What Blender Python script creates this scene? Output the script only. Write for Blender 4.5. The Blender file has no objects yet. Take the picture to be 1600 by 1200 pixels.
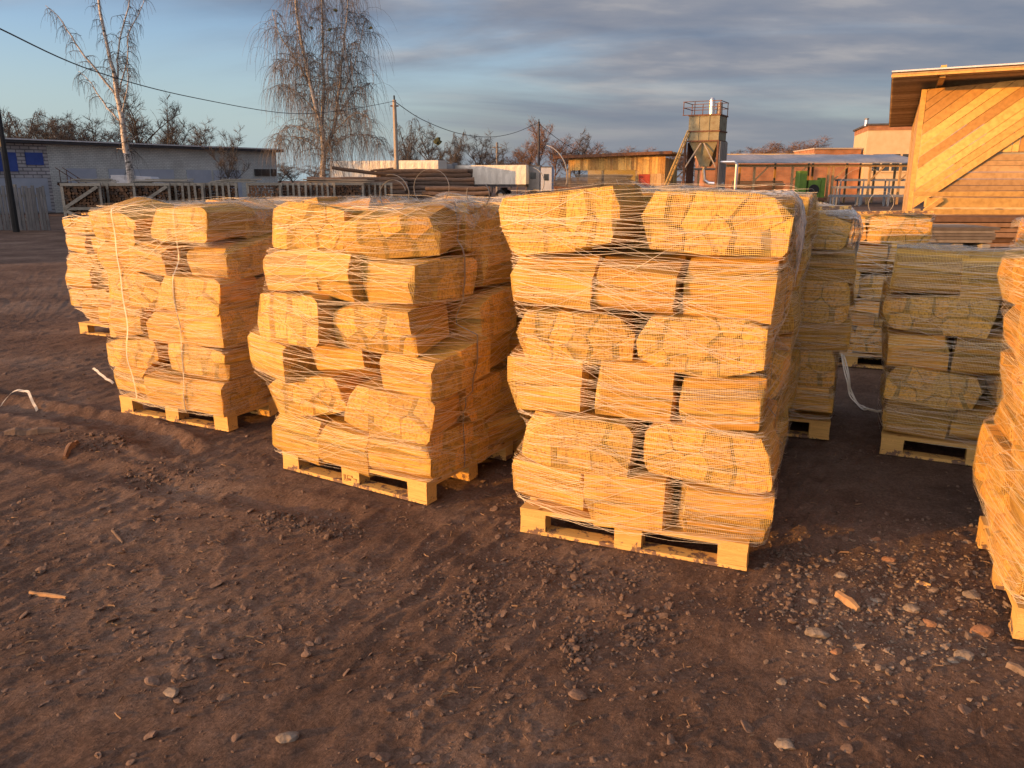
import bpy, math, random
import numpy as np
from mathutils import Vector, Matrix, Euler
from mathutils.geometry import convex_hull_2d

SC = bpy.context.scene
COL = SC.collection
R_ = math.radians

# ------------------------------------------------------------------ camera
F = 1220.0                       # focal length in photograph pixels (1600 wide)
HZ = 282.0                       # horizon row
CAMH = 1.87
PT = math.atan((600 - HZ) / F)
cam = bpy.data.cameras.new('camera')
cam.sensor_width = 36
cam.lens = F / 1600 * 36
cam.clip_start = 0.05
cam.clip_end = 6000
camo = bpy.data.objects.new('camera', cam)
COL.objects.link(camo)
camo.location = (0, 0, CAMH)
camo.rotation_euler = (math.pi / 2 - PT, 0, 0)
SC.camera = camo
SC.render.resolution_x = 1024
SC.render.resolution_y = 768

# ------------------------------------------------------------------ light
SUN_ELEV = 7.0
SUN_DIR = Vector((-0.93, -0.37, 0)).normalized() * math.cos(R_(SUN_ELEV)) + Vector((0, 0, math.sin(R_(SUN_ELEV))))
SC.view_settings.view_transform = 'Standard'
SC.view_settings.look = 'None'
SC.view_settings.exposure = 0.85
SC.view_settings.gamma = 1
sl = bpy.data.lights.new('sun', 'SUN')
sl.energy = 3.5
sl.angle = R_(0.5)
sl.color = (1.0, 0.41, 0.05)
so = bpy.data.objects.new('sun', sl)
COL.objects.link(so)
so.rotation_euler = (-SUN_DIR).to_track_quat('-Z', 'Y').to_euler()
so.location = (-20, -10, 12)

W = bpy.data.worlds.new('World')
SC.world = W
W.use_nodes = True


def build_world():
    nt = W.node_tree
    N, L = nt.nodes, nt.links
    N.clear()
    out = N.new('ShaderNodeOutputWorld')
    sky = N.new('ShaderNodeTexSky')
    sky.sky_type = 'NISHITA'
    sky.sun_disc = False
    sky.sun_elevation = R_(SUN_ELEV)
    sky.sun_rotation = math.atan2(SUN_DIR.x, SUN_DIR.y)
    sky.air_density = 1.0
    sky.dust_density = 0.6
    sky.ozone_density = 2.0
    bg = N.new('ShaderNodeBackground')
    bg.inputs[1].default_value = 0.15
    tint = N.new('ShaderNodeMixRGB'); tint.blend_type = 'MULTIPLY'; tint.inputs[0].default_value = 1
    tint.inputs[2].default_value = (0.90, 0.87, 1.02, 1)
    L.new(sky.outputs[0], tint.inputs[1]); L.new(tint.outputs[0], bg.inputs[0])
    tc = N.new('ShaderNodeTexCoord')
    sep = N.new('ShaderNodeSeparateXYZ')
    L.new(tc.outputs['Generated'], sep.inputs[0])
    zz = N.new('ShaderNodeMath'); zz.operation = 'MAXIMUM'; zz.inputs[1].default_value = 0.0
    L.new(sep.outputs[2], zz.inputs[0])
    za = N.new('ShaderNodeMath'); za.operation = 'ADD'; za.inputs[1].default_value = 0.16
    L.new(zz.outputs[0], za.inputs[0])
    dx = N.new('ShaderNodeMath'); dx.operation = 'DIVIDE'
    dy = N.new('ShaderNodeMath'); dy.operation = 'DIVIDE'
    L.new(sep.outputs[0], dx.inputs[0]); L.new(za.outputs[0], dx.inputs[1])
    L.new(sep.outputs[1], dy.inputs[0]); L.new(za.outputs[0], dy.inputs[1])
    cb = N.new('ShaderNodeCombineXYZ')
    L.new(dx.outputs[0], cb.inputs[0]); L.new(dy.outputs[0], cb.inputs[1])
    mp = N.new('ShaderNodeMapping')
    mp.inputs['Location'].default_value = (3.1, 1.7, 0.4)
    mp.inputs['Rotation'].default_value = (0, 0, R_(12))
    mp.inputs['Scale'].default_value = (0.5, 0.9, 1)
    L.new(cb.outputs[0], mp.inputs[0])
    n1 = N.new('ShaderNodeTexNoise'); n1.inputs['Scale'].default_value = 0.78
    n1.inputs['Detail'].default_value = 7; n1.inputs['Roughness'].default_value = 0.52
    n1.inputs['Distortion'].default_value = 0.6
    L.new(mp.outputs[0], n1.inputs['Vector'])
    # more cloud towards +x (right of the picture)
    bias = N.new('ShaderNodeMapRange')
    bias.inputs[1].default_value = -1.7; bias.inputs[2].default_value = 0.6
    bias.inputs[3].default_value = -0.22; bias.inputs[4].default_value = 0.18
    L.new(dx.outputs[0], bias.inputs[0])
    ad = N.new('ShaderNodeMath'); ad.operation = 'ADD'
    L.new(n1.outputs[0], ad.inputs[0]); L.new(bias.outputs[0], ad.inputs[1])
    cov = N.new('ShaderNodeMapRange'); cov.interpolation_type = 'SMOOTHSTEP'
    cov.inputs[1].default_value = 0.42; cov.inputs[2].default_value = 0.68
    cov.inputs[3].default_value = 0.0; cov.inputs[4].default_value = 0.97
    L.new(ad.outputs[0], cov.inputs[0])
    n2 = N.new('ShaderNodeTexNoise'); n2.inputs['Scale'].default_value = 2.3
    n2.inputs['Detail'].default_value = 6; n2.inputs['Roughness'].default_value = 0.55
    L.new(mp.outputs[0], n2.inputs['Vector'])
    cr = N.new('ShaderNodeValToRGB')
    e = cr.color_ramp.elements
    e[0].position = 0.34; e[0].color = (0.62, 0.77, 1.08, 1)
    e[1].position = 0.68; e[1].color = (1.85, 1.72, 1.68, 1)
    m = cr.color_ramp.elements.new(0.52); m.color = (1.02, 1.07, 1.26, 1)
    L.new(n2.outputs[0], cr.inputs[0])
    bc = N.new('ShaderNodeBackground'); bc.inputs[1].default_value = 0.15
    L.new(cr.outputs[0], bc.inputs[0])
    mix = N.new('ShaderNodeMixShader')
    L.new(cov.outputs[0], mix.inputs[0]); L.new(bg.outputs[0], mix.inputs[1]); L.new(bc.outputs[0], mix.inputs[2])
    # pale grey-violet band low over the horizon
    hz = N.new('ShaderNodeMapRange'); hz.interpolation_type = 'SMOOTHSTEP'
    hz.inputs[1].default_value = 0.0; hz.inputs[2].default_value = 0.17; hz.inputs[3].default_value = 0.93; hz.inputs[4].default_value = 0.0
    L.new(zz.outputs[0], hz.inputs[0])
    hb = N.new('ShaderNodeBackground'); hb.inputs[1].default_value = 0.15
    hc = N.new('ShaderNodeMixRGB'); hc.inputs[1].default_value = (1.55, 2.0, 2.25, 1); hc.inputs[2].default_value = (0.95, 1.04, 1.20, 1)
    hm = N.new('ShaderNodeMapRange'); hm.inputs[1].default_value = -1.2; hm.inputs[2].default_value = -0.1
    L.new(dx.outputs[0], hm.inputs[0]); L.new(hm.outputs[0], hc.inputs[0]); L.new(hc.outputs[0], hb.inputs[0])
    mix2 = N.new('ShaderNodeMixShader')
    L.new(hz.outputs[0], mix2.inputs[0]); L.new(mix.outputs[0], mix2.inputs[1]); L.new(hb.outputs[0], mix2.inputs[2])
    # warm sky glow added behind the camera, around the low sun, to lift shade
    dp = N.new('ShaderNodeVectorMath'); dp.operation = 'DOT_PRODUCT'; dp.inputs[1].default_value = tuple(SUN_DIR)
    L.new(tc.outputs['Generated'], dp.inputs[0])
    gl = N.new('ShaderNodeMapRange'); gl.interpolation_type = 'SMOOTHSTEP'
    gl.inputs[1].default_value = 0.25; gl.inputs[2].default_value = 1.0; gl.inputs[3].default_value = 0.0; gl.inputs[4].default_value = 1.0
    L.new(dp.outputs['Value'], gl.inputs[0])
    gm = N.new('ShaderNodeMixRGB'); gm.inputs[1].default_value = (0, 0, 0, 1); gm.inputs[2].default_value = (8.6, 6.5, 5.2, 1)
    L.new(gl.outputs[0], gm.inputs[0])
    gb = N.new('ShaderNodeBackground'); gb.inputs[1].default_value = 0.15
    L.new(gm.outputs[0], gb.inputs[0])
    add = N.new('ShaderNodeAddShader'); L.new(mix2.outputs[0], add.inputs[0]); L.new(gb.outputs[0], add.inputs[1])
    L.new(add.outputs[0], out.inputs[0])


build_world()
SC.render.engine = 'CYCLES'
SC.cycles.max_bounces = 10
SC.cycles.diffuse_bounces = 8
SC.cycles.transparent_max_bounces = 24
SC.cycles.use_denoising = True

# ------------------------------------------------------------------ pixel helpers (photograph pixels -> where the thing stands)
_c, _s = math.cos(PT), math.sin(PT)


def ray(px, py):
    x = (px - 800) / F; y = -(py - 600) / F
    return Vector((x, _c + y * _s, -_s + y * _c))


def gp(px, py, z=0.0):
    d = ray(px, py); t = (z - CAMH) / d.z
    return Vector((d.x * t, d.y * t, z))


def at(px, py, Y):
    d = ray(px, py); t = Y / d.y
    return Vector((d.x * t, Y, CAMH + d.z * t))


# ------------------------------------------------------------------ tagging
def tag(o, label=None, cat=None, group=None, kind=None):
    if label: o['label'] = label
    if cat: o['category'] = cat
    if group: o['group'] = group
    if kind: o['kind'] = kind
    return o


def thing(name, label, cat, loc=(0, 0, 0), rz=0.0, group=None):
    o = bpy.data.objects.new(name, None)
    o.empty_display_size = 0.2
    COL.objects.link(o)
    o.location = loc; o.rotation_euler = (0, 0, rz)
    return tag(o, label, cat, group)


def copy_tree(o, parent=None):
    c = o.copy(); COL.objects.link(c); c.parent = parent
    for ch in o.children:
        copy_tree(ch, c)
    return c


class MB:
    def __init__(s):
        s.v = []; s.f = []; s.m = []

    def add(s, vs, fs, mi=0):
        b = len(s.v)
        s.v += [tuple(v) for v in vs]
        s.f += [tuple(i + b for i in f) for f in fs]
        s.m += [mi] * len(fs)
        return s

    def box(s, c, size, rot=None, mi=0, jit=0.0):
        hx, hy, hz = size[0] / 2, size[1] / 2, size[2] / 2
        M = rot if isinstance(rot, Matrix) else (Euler(rot).to_matrix() if rot else None)
        vs = []
        for x in (-hx, hx):
            for y in (-hy, hy):
                for z in (-hz, hz):
                    p = Vector((x, y, z))
                    if jit: p += Vector((random.uniform(-jit, jit), random.uniform(-jit, jit), random.uniform(-jit, jit)))
                    if M is not None: p = M @ p
                    vs.append(p + Vector(c))
        return s.add(vs, [(0, 1, 3, 2), (4, 6, 7, 5), (0, 4, 5, 1), (2, 3, 7, 6), (0, 2, 6, 4), (1, 5, 7, 3)], mi)

    def bar(s, a, b, w, h=None, mi=0, up=Vector((0, 0, 1))):
        a = Vector(a); b = Vector(b); h = h or w
        d = b - a; L = d.length
        if L < 1e-6: return s
        d /= L
        side = d.cross(up)
        if side.length < 1e-3: side = d.cross(Vector((0, 1, 0)))
        side.normalize(); u = side.cross(d).normalized()
        M = Matrix((side, d, u)).transposed()
        return s.box((a + b) / 2, (w, L, h), M, mi)

    def tube(s, pts, rad, n=6, mi=0, cap=True):
        pts = [Vector(p) for p in pts]
        if not hasattr(rad, '__len__'): rad = [rad] * len(pts)
        vs = []; fs = []
        ref = None
        for i, p in enumerate(pts):
            d = (pts[min(i + 1, len(pts) - 1)] - pts[max(i - 1, 0)])
            if d.length < 1e-9: d = Vector((0, 0, 1))
            d.normalize()
            if ref is None:
                ref = d.cross(Vector((0, 0, 1)))
                if ref.length < 0.1: ref = d.cross(Vector((1, 0, 0)))
            a = (ref - d * ref.dot(d)).normalized(); b = d.cross(a); ref = a
            for k in range(n):
                t = 2 * math.pi * k / n
                vs.append(p + (a * math.cos(t) + b * math.sin(t)) * rad[i])
        for i in range(len(pts) - 1):
            for k in range(n):
                k2 = (k + 1) % n
                fs.append((i * n + k, i * n + k2, (i + 1) * n + k2, (i + 1) * n + k))
        if cap and n > 3:
            fs.append(tuple(range(n - 1, -1, -1)))
            fs.append(tuple((len(pts) - 1) * n + k for k in range(n)))
        return s.add(vs, fs, mi)

    def build(s, name, mats, parent=None, smooth=False, loc=None, rz=None):
        me = bpy.data.meshes.new(name)
        me.from_pydata(s.v, [], s.f)
        if not isinstance(mats, (list, tuple)): mats = [mats]
        for m in mats: me.materials.append(m)
        if len(mats) > 1: me.polygons.foreach_set('material_index', s.m)
        if smooth: me.polygons.foreach_set('use_smooth', [True] * len(s.f))
        me.update()
        return link(me, name, parent, loc, rz)


def link(me, name, parent=None, loc=None, rz=None):
    o = bpy.data.objects.new(name, me); COL.objects.link(o)
    if parent is not None: o.parent = parent
    if loc is not None: o.location = loc
    if rz is not None: o.rotation_euler = (0, 0, rz)
    return o


# ------------------------------------------------------------------ materials
def newmat(name):
    m = bpy.data.materials.new(name); m.use_nodes = True
    nt = m.node_tree
    return m, nt, nt.nodes, nt.links, nt.nodes['Principled BSDF']


def ramp(N, cols, pos=None):
    r = N.new('ShaderNodeValToRGB')
    e = r.color_ramp.elements
    pos = pos or [i / (len(cols) - 1) for i in range(len(cols))]
    e[0].position = pos[0]; e[0].color = (*cols[0], 1)
    e[1].position = pos[-1]; e[1].color = (*cols[-1], 1)
    for p, c in list(zip(pos, cols))[1:-1]:
        k = e.new(p); k.color = (*c, 1)
    return r


def simple(name, cols, scale=6.0, vscale=(1, 1, 1), rough=0.8, metal=0.0, bump=0.0, bscale=30, detail=6, rand=0.0, pos=None, spec=0.3, coord='Object'):
    m, nt, N, L, B = newmat(name)
    tc = N.new('ShaderNodeTexCoord'); mp = N.new('ShaderNodeMapping')
    mp.inputs['Scale'].default_value = vscale
    L.new(tc.outputs[coord], mp.inputs[0])
    n = N.new('ShaderNodeTexNoise'); n.inputs['Scale'].default_value = scale
    n.inputs['Detail'].default_value = detail; n.inputs['Roughness'].default_value = 0.6
    L.new(mp.outputs[0], n.inputs['Vector'])
    r = ramp(N, cols, pos or ([0.3, 0.7] if len(cols) == 2 else [0.28 + 0.44 * i / (len(cols) - 1) for i in range(len(cols))]))
    L.new(n.outputs[0], r.inputs[0])
    c = r.outputs[0]
    if rand:
        oi = N.new('ShaderNodeObjectInfo'); hs = N.new('ShaderNodeHueSaturation')
        mr = N.new('ShaderNodeMapRange'); mr.inputs[3].default_value = 1 - rand; mr.inputs[4].default_value = 1 + rand
        L.new(oi.outputs['Random'], mr.inputs[0]); L.new(mr.outputs[0], hs.inputs['Value'])
        L.new(c, hs.inputs['Color']); c = hs.outputs[0]
    L.new(c, B.inputs['Base Color'])
    B.inputs['Roughness'].default_value = rough; B.inputs['Metallic'].default_value = metal
    B.inputs['Specular IOR Level'].default_value = spec
    if bump:
        n2 = N.new('ShaderNodeTexNoise'); n2.inputs['Scale'].default_value = bscale; n2.inputs['Detail'].default_value = 5
        L.new(mp.outputs[0], n2.inputs['Vector'])
        bp = N.new('ShaderNodeBump'); bp.inputs['Strength'].default_value = bump; bp.inputs['Distance'].default_value = 0.02
        L.new(n2.outputs[0], bp.inputs['Height']); L.new(bp.outputs[0], B.inputs['Normal'])
    return m


def log_material(name='split_wood'):
    m, nt, N, L, B = newmat(name)
    tc = N.new('ShaderNodeTexCoord'); oi = N.new('ShaderNodeObjectInfo')
    off = N.new('ShaderNodeVectorMath'); off.operation = 'SCALE'; off.inputs[0].default_value = (13, 7, 9)
    L.new(oi.outputs['Random'], off.inputs['Scale'])
    va = N.new('ShaderNodeVectorMath'); va.operation = 'ADD'
    L.new(tc.outputs['Object'], va.inputs[0]); L.new(off.outputs[0], va.inputs[1])
    mp = N.new('ShaderNodeMapping'); mp.inputs['Scale'].default_value = (60, 2.4, 60)
    L.new(va.outputs[0], mp.inputs[0])
    g = N.new('ShaderNodeTexNoise'); g.inputs['Scale'].default_value = 1.0; g.inputs['Detail'].default_value = 6; g.inputs['Roughness'].default_value = 0.62
    g.inputs['Distortion'].default_value = 0.3
    L.new(mp.outputs[0], g.inputs['Vector'])
    g2 = N.new('ShaderNodeTexNoise'); g2.inputs['Scale'].default_value = 9.0; g2.inputs['Detail'].default_value = 5
    L.new(va.outputs[0], g2.inputs['Vector'])
    r1 = ramp(N, [(0.22, 0.078, 0.014), (0.62, 0.315, 0.046), (0.84, 0.475, 0.082)], [0.33, 0.49, 0.62])
    L.new(g.outputs[0], r1.inputs[0])
    # cut ends: fine rough saw texture
    ge = N.new('ShaderNodeTexNoise'); ge.inputs['Scale'].default_value = 70; ge.inputs['Detail'].default_value = 4
    L.new(va.outputs[0], ge.inputs['Vector'])
    r2 = ramp(N, [(0.38, 0.17, 0.028), (0.82, 0.47, 0.082)], [0.36, 0.56])
    L.new(ge.outputs[0], r2.inputs[0])
    sep = N.new('ShaderNodeSeparateXYZ'); L.new(tc.outputs['Normal'], sep.inputs[0])
    ab = N.new('ShaderNodeMath'); ab.operation = 'ABSOLUTE'; L.new(sep.outputs[1], ab.inputs[0])
    gt = N.new('ShaderNodeMath'); gt.operation = 'GREATER_THAN'; gt.inputs[1].default_value = 0.75; L.new(ab.outputs[0], gt.inputs[0])
    mx = N.new('ShaderNodeMixRGB'); L.new(gt.outputs[0], mx.inputs[0]); L.new(r1.outputs[0], mx.inputs[1]); L.new(r2.outputs[0], mx.inputs[2])
    # blotches
    r3 = ramp(N, [(0.50, 0.42, 0.36), (0.92, 0.90, 0.86), (1.0, 1.0, 1.0)], [0.30, 0.43, 0.6])
    L.new(g2.outputs[0], r3.inputs[0])
    ml = N.new('ShaderNodeMixRGB'); ml.blend_type = 'MULTIPLY'; ml.inputs[0].default_value = 0.8
    L.new(mx.outputs[0], ml.inputs[1]); L.new(r3.outputs[0], ml.inputs[2])
    hs = N.new('ShaderNodeHueSaturation')
    mr = N.new('ShaderNodeMapRange'); mr.inputs[3].default_value = 0.52; mr.inputs[4].default_value = 1.16
    L.new(oi.outputs['Random'], mr.inputs[0]); L.new(mr.outputs[0], hs.inputs['Value'])
    wn = N.new('ShaderNodeTexWhiteNoise'); wn.noise_dimensions = '1D'; L.new(oi.outputs['Random'], wn.inputs['W'])
    mh = N.new('ShaderNodeMapRange'); mh.inputs[3].default_value = 0.488; mh.inputs[4].default_value = 0.508
    L.new(wn.outputs[0], mh.inputs[0]); L.new(mh.outputs[0], hs.inputs['Hue'])
    L.new(ml.outputs[0], hs.inputs['Color'])
    L.new(hs.outputs[0], B.inputs['Base Color'])
    B.inputs['Roughness'].default_value = 0.75; B.inputs['Specular IOR Level'].default_value = 0.25
    bp = N.new('ShaderNodeBump'); bp.inputs['Strength'].default_value = 1.0; bp.inputs['Distance'].default_value = 0.009
    mb = N.new('ShaderNodeMath'); mb.operation = 'ADD'
    L.new(g.outputs[0], mb.inputs[0]); L.new(g2.outputs[0], mb.inputs[1])
    L.new(mb.outputs[0], bp.inputs['Height']); L.new(bp.outputs[0], B.inputs['Normal'])
    return m


def net_material():
    """fine woven yellow-white sack netting: holes between threads every 8 mm"""
    m, nt, N, L, B = newmat('sack_netting')
    tc = N.new('ShaderNodeTexCoord')
    wv = N.new('ShaderNodeTexNoise'); wv.inputs['Scale'].default_value = 5; L.new(tc.outputs['Object'], wv.inputs['Vector'])
    sb = N.new('ShaderNodeVectorMath'); sb.operation = 'SCALE'; sb.inputs['Scale'].default_value = 0.03
    L.new(wv.outputs['Color'], sb.inputs[0])
    ad = N.new('ShaderNodeVectorMath'); ad.operation = 'ADD'; L.new(tc.outputs['Object'], ad.inputs[0]); L.new(sb.outputs[0], ad.inputs[1])
    sp = N.new('ShaderNodeSeparateXYZ'); L.new(ad.outputs[0], sp.inputs[0])
    sn = N.new('ShaderNodeSeparateXYZ'); L.new(tc.outputs['Normal'], sn.inputs[0])
    last = None
    for i, cell in enumerate((0.0085, 0.0085, 0.0075)):
        md = N.new('ShaderNodeMath'); md.operation = 'PINGPONG'; md.inputs[1].default_value = cell / 2; L.new(sp.outputs[i], md.inputs[0])
        lt = N.new('ShaderNodeMath'); lt.operation = 'LESS_THAN'; lt.inputs[1].default_value = 0.00080; L.new(md.outputs[0], lt.inputs[0])
        ab = N.new('ShaderNodeMath'); ab.operation = 'ABSOLUTE'; L.new(sn.outputs[i], ab.inputs[0])
        l2 = N.new('ShaderNodeMath'); l2.operation = 'LESS_THAN'; l2.inputs[1].default_value = 0.8; L.new(ab.outputs[0], l2.inputs[0])
        mu = N.new('ShaderNodeMath'); mu.operation = 'MULTIPLY'; L.new(lt.outputs[0], mu.inputs[0]); L.new(l2.outputs[0], mu.inputs[1])
        if last is None: last = mu
        else:
            mm = N.new('ShaderNodeMath'); mm.operation = 'MAXIMUM'; L.new(last.outputs[0], mm.inputs[0]); L.new(mu.outputs[0], mm.inputs[1]); last = mm
    B.inputs['Base Color'].default_value = (0.76, 0.53, 0.15, 1)
    B.inputs['Roughness'].default_value = 0.6
    L.new(last.outputs[0], B.inputs['Alpha'])
    return m


def film_material():
    m, nt, N, L, B = newmat('stretch_film')
    tc = N.new('ShaderNodeTexCoord'); mp = N.new('ShaderNodeMapping'); mp.inputs['Scale'].default_value = (3, 9, 9); mp.inputs['Rotation'].default_value = (0, 0, 0.5)
    L.new(tc.outputs['Object'], mp.inputs[0])
    n = N.new('ShaderNodeTexNoise'); n.inputs['Scale'].default_value = 3.0; n.inputs['Detail'].default_value = 7; n.inputs['Distortion'].default_value = 0.8
    L.new(mp.outputs[0], n.inputs['Vector'])
    mr = N.new('ShaderNodeMapRange'); mr.inputs[1].default_value = 0.35; mr.inputs[2].default_value = 0.68; mr.inputs[3].default_value = 0.10; mr.inputs[4].default_value = 0.62
    L.new(n.outputs[0], mr.inputs[0]); L.new(mr.outputs[0], B.inputs['Alpha'])
    B.inputs['Base Color'].default_value = (0.50, 0.50, 0.47, 1)
    B.inputs['Roughness'].default_value = 0.55
    bp = N.new('ShaderNodeBump'); bp.inputs['Strength'].default_value = 0.8; bp.inputs['Distance'].default_value = 0.02
    L.new(n.outputs[0], bp.inputs['Height']); L.new(bp.outputs[0], B.inputs['Normal'])
    return m


def brick_material(name, c1, c2, mortar, w=0.25, h=0.075, ms=0.012, dirt=0.5, axis='X'):
    m, nt, N, L, B = newmat(name)
    tc = N.new('ShaderNodeTexCoord')
    sp = N.new('ShaderNodeSeparateXYZ'); L.new(tc.outputs['Object'], sp.inputs[0])
    cb = N.new('ShaderNodeCombineXYZ')
    ad = N.new('ShaderNodeMath'); ad.operation = 'ADD'; L.new(sp.outputs[0], ad.inputs[0]); L.new(sp.outputs[1], ad.inputs[1])
    L.new(ad.outputs[0], cb.inputs[0]); L.new(sp.outputs[2], cb.inputs[1])
    b = N.new('ShaderNodeTexBrick'); b.inputs['Scale'].default_value = 1
    b.inputs['Color1'].default_value = (*c1, 1); b.inputs['Color2'].default_value = (*c2, 1); b.inputs['Mortar'].default_value = (*mortar, 1)
    b.inputs['Brick Width'].default_value = w; b.inputs['Row Height'].default_value = h; b.inputs['Mortar Size'].default_value = ms
    L.new(cb.outputs[0], b.inputs['Vector'])
    n = N.new('ShaderNodeTexNoise'); n.inputs['Scale'].default_value = 0.9; n.inputs['Detail'].default_value = 8; L.new(tc.outputs['Object'], n.inputs['Vector'])
    r = ramp(N, [(1 - dirt,) * 3, (1, 1, 1)], [0.35, 0.6]); L.new(n.outputs[0], r.inputs[0])
    ml = N.new('ShaderNodeMixRGB'); ml.blend_type = 'MULTIPLY'; ml.inputs[0].default_value = 1
    L.new(b.outputs[0], ml.inputs[1]); L.new(r.outputs[0], ml.inputs[2]); L.new(ml.outputs[0], B.inputs['Base Color'])
    B.inputs['Roughness'].default_value = 0.9
    return m


def ground_material():
    m, nt, N, L, B = newmat('mud_ground')
    tc = N.new('ShaderNodeTexCoord'); P = tc.outputs['Object']

    def noise(sc, det=6, vs=(1, 1, 1), rot=0.0, rough=0.6, dist=0.0):
        mp = N.new('ShaderNodeMapping'); mp.inputs['Scale'].default_value = vs; mp.inputs['Rotation'].default_value = (0, 0, rot)
        if rot:
            m0 = N.new('ShaderNodeMapping'); m0.inputs['Rotation'].default_value = (0, 0, rot); mp.inputs['Rotation'].default_value = (0, 0, 0)
            L.new(P, m0.inputs[0]); L.new(m0.outputs[0], mp.inputs[0])
        else:
            L.new(P, mp.inputs[0])
        n = N.new('ShaderNodeTexNoise'); n.inputs['Scale'].default_value = sc; n.inputs['Detail'].default_value = det
        n.inputs['Roughness'].default_value = rough; n.inputs['Distortion'].default_value = dist
        L.new(mp.outputs[0], n.inputs['Vector']); return n.outputs[0]
    a = noise(0.8, 8); b = noise(6, 10, rough=0.75); c = noise(60, 4, rough=0.7); d = noise(3.2, 9, (1, 4.5, 1), R_(-58), 0.72, 0.6)
    r1 = ramp(N, [(0.078, 0.050, 0.037), (0.128, 0.086, 0.064), (0.182, 0.134, 0.104)], [0.32, 0.5, 0.68]); L.new(a, r1.inputs[0])
    r2 = ramp(N, [(0.70, 0.66, 0.64), (1.0, 1.0, 1.0), (1.28, 1.30, 1.34)], [0.3, 0.5, 0.72]); L.new(b, r2.inputs[0])
    r3 = ramp(N, [(0.7, 0.7, 0.7), (1.0, 1.0, 1.0), (1.5, 1.5, 1.5)], [0.3, 0.5, 0.72]); L.new(c, r3.inputs[0])
    m1 = N.new('ShaderNodeMixRGB'); m1.blend_type = 'MULTIPLY'; m1.inputs[0].default_value = 1; L.new(r1.outputs[0], m1.inputs[1]); L.new(r2.outputs[0], m1.inputs[2])
    m2 = N.new('ShaderNodeMixRGB'); m2.blend_type = 'MULTIPLY'; m2.inputs[0].default_value = 1; L.new(m1.outputs[0], m2.inputs[1]); L.new(r3.outputs[0], m2.inputs[2])
    L.new(m2.outputs[0], B.inputs['Base Color'])
    B.inputs['Roughness'].default_value = 0.92; B.inputs['Specular IOR Level'].default_value = 0.15
    s1 = N.new('ShaderNodeMath'); s1.operation = 'MULTIPLY_ADD'; s1.inputs[1].default_value = 0.16; L.new(c, s1.inputs[0]); L.new(b, s1.inputs[2])
    s2 = N.new('ShaderNodeMath'); s2.operation = 'MULTIPLY_ADD'; s2.inputs[1].default_value = 0.95; L.new(d, s2.inputs[0]); L.new(s1.outputs[0], s2.inputs[2])
    bp = N.new('ShaderNodeBump'); bp.inputs['Strength'].default_value = 1.0; bp.inputs['Distance'].default_value = 0.028
    L.new(s2.outputs[0], bp.inputs['Height']); L.new(bp.outputs[0], B.inputs['Normal'])
    return m


M = {}
M['log'] = log_material()
M['net'] = net_material()
M['film'] = film_material()
M['bark'] = simple('brown_bark', [(0.10, 0.05, 0.03), (0.28, 0.17, 0.10)], 14, (1, 0.4, 1), 0.9, bump=0.8)
M['pallet'] = simple('pallet_softwood', [(0.54, 0.34, 0.11), (0.72, 0.48, 0.16)], 8, (1, 14, 14), 0.7, bump=0.3, rand=0.08)
M['palletx'] = simple('pallet_softwood_cross', [(0.52, 0.33, 0.105), (0.72, 0.48, 0.16)], 8, (14, 1, 14), 0.7, bump=0.3, rand=0.08)
for _m in (M['pallet'], M['palletx']):
    nt = _m.node_tree; N = nt.nodes; L = nt.links; B = N['Principled BSDF']
    src = B.inputs['Base Color'].links[0].from_socket
    tc = N.new('ShaderNodeTexCoord')
    n = N.new('ShaderNodeTexNoise'); n.inputs['Scale'].default_value = 18; n.inputs['Detail'].default_value = 8; n.inputs['Roughness'].default_value = 0.7; L.new(tc.outputs['Object'], n.inputs['Vector'])
    sp = N.new('ShaderNodeSeparateXYZ'); L.new(tc.outputs['Object'], sp.inputs[0])
    h = N.new('ShaderNodeMapRange'); h.inputs[1].default_value = 0.0; h.inputs[2].default_value = 0.10; h.inputs[3].default_value = 0.46; h.inputs[4].default_value = 0.70; L.new(sp.outputs[2], h.inputs[0])
    g = N.new('ShaderNodeMath'); g.operation = 'SUBTRACT'; L.new(n.outputs[0], g.inputs[0]); L.new(h.outputs[0], g.inputs[1])
    k = N.new('ShaderNodeMapRange'); k.inputs[1].default_value = 0.0; k.inputs[2].default_value = 0.05; L.new(g.outputs[0], k.inputs[0])
    mx = N.new('ShaderNodeMixRGB'); mx.inputs[2].default_value = (0.17, 0.11, 0.08, 1); L.new(k.outputs[0], mx.inputs[0])
    # knots
    v = N.new('ShaderNodeTexVoronoi'); v.inputs['Scale'].default_value = 5.5; L.new(tc.outputs['Object'], v.inputs['Vector'])
    kr = ramp(N, [(0.30, 0.14, 0.05), (0.62, 0.45, 0.3), (1, 1, 1)], [0.05, 0.09, 0.12]); L.new(v.outputs['Distance'], kr.inputs[0])
    ml = N.new('ShaderNodeMixRGB'); ml.blend_type = 'MULTIPLY'; ml.inputs[0].default_value = 1
    L.new(src, ml.inputs[1]); L.new(kr.outputs[0], ml.inputs[2]); L.new(ml.outputs[0], mx.inputs[1]); L.new(mx.outputs[0], B.inputs['Base Color'])
M['thread'] = simple('white_thread', [(0.64, 0.58, 0.46), (0.74, 0.68, 0.56)], 3, rough=0.45, spec=0.5)
M['strap'] = simple('grey_strap', [(0.18, 0.17, 0.14), (0.30, 0.28, 0.24)], 5, rough=0.4, spec=0.5)
M['palestrap'] = simple('pale_strap', [(0.55, 0.50, 0.38), (0.70, 0.66, 0.55)], 5, rough=0.45)
M['ground'] = ground_material()
M['clod'] = simple('mud_clod', [(0.085, 0.058, 0.044), (0.165, 0.118, 0.092)], 20, rough=0.95, bump=0.6, rand=0.2)
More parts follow.
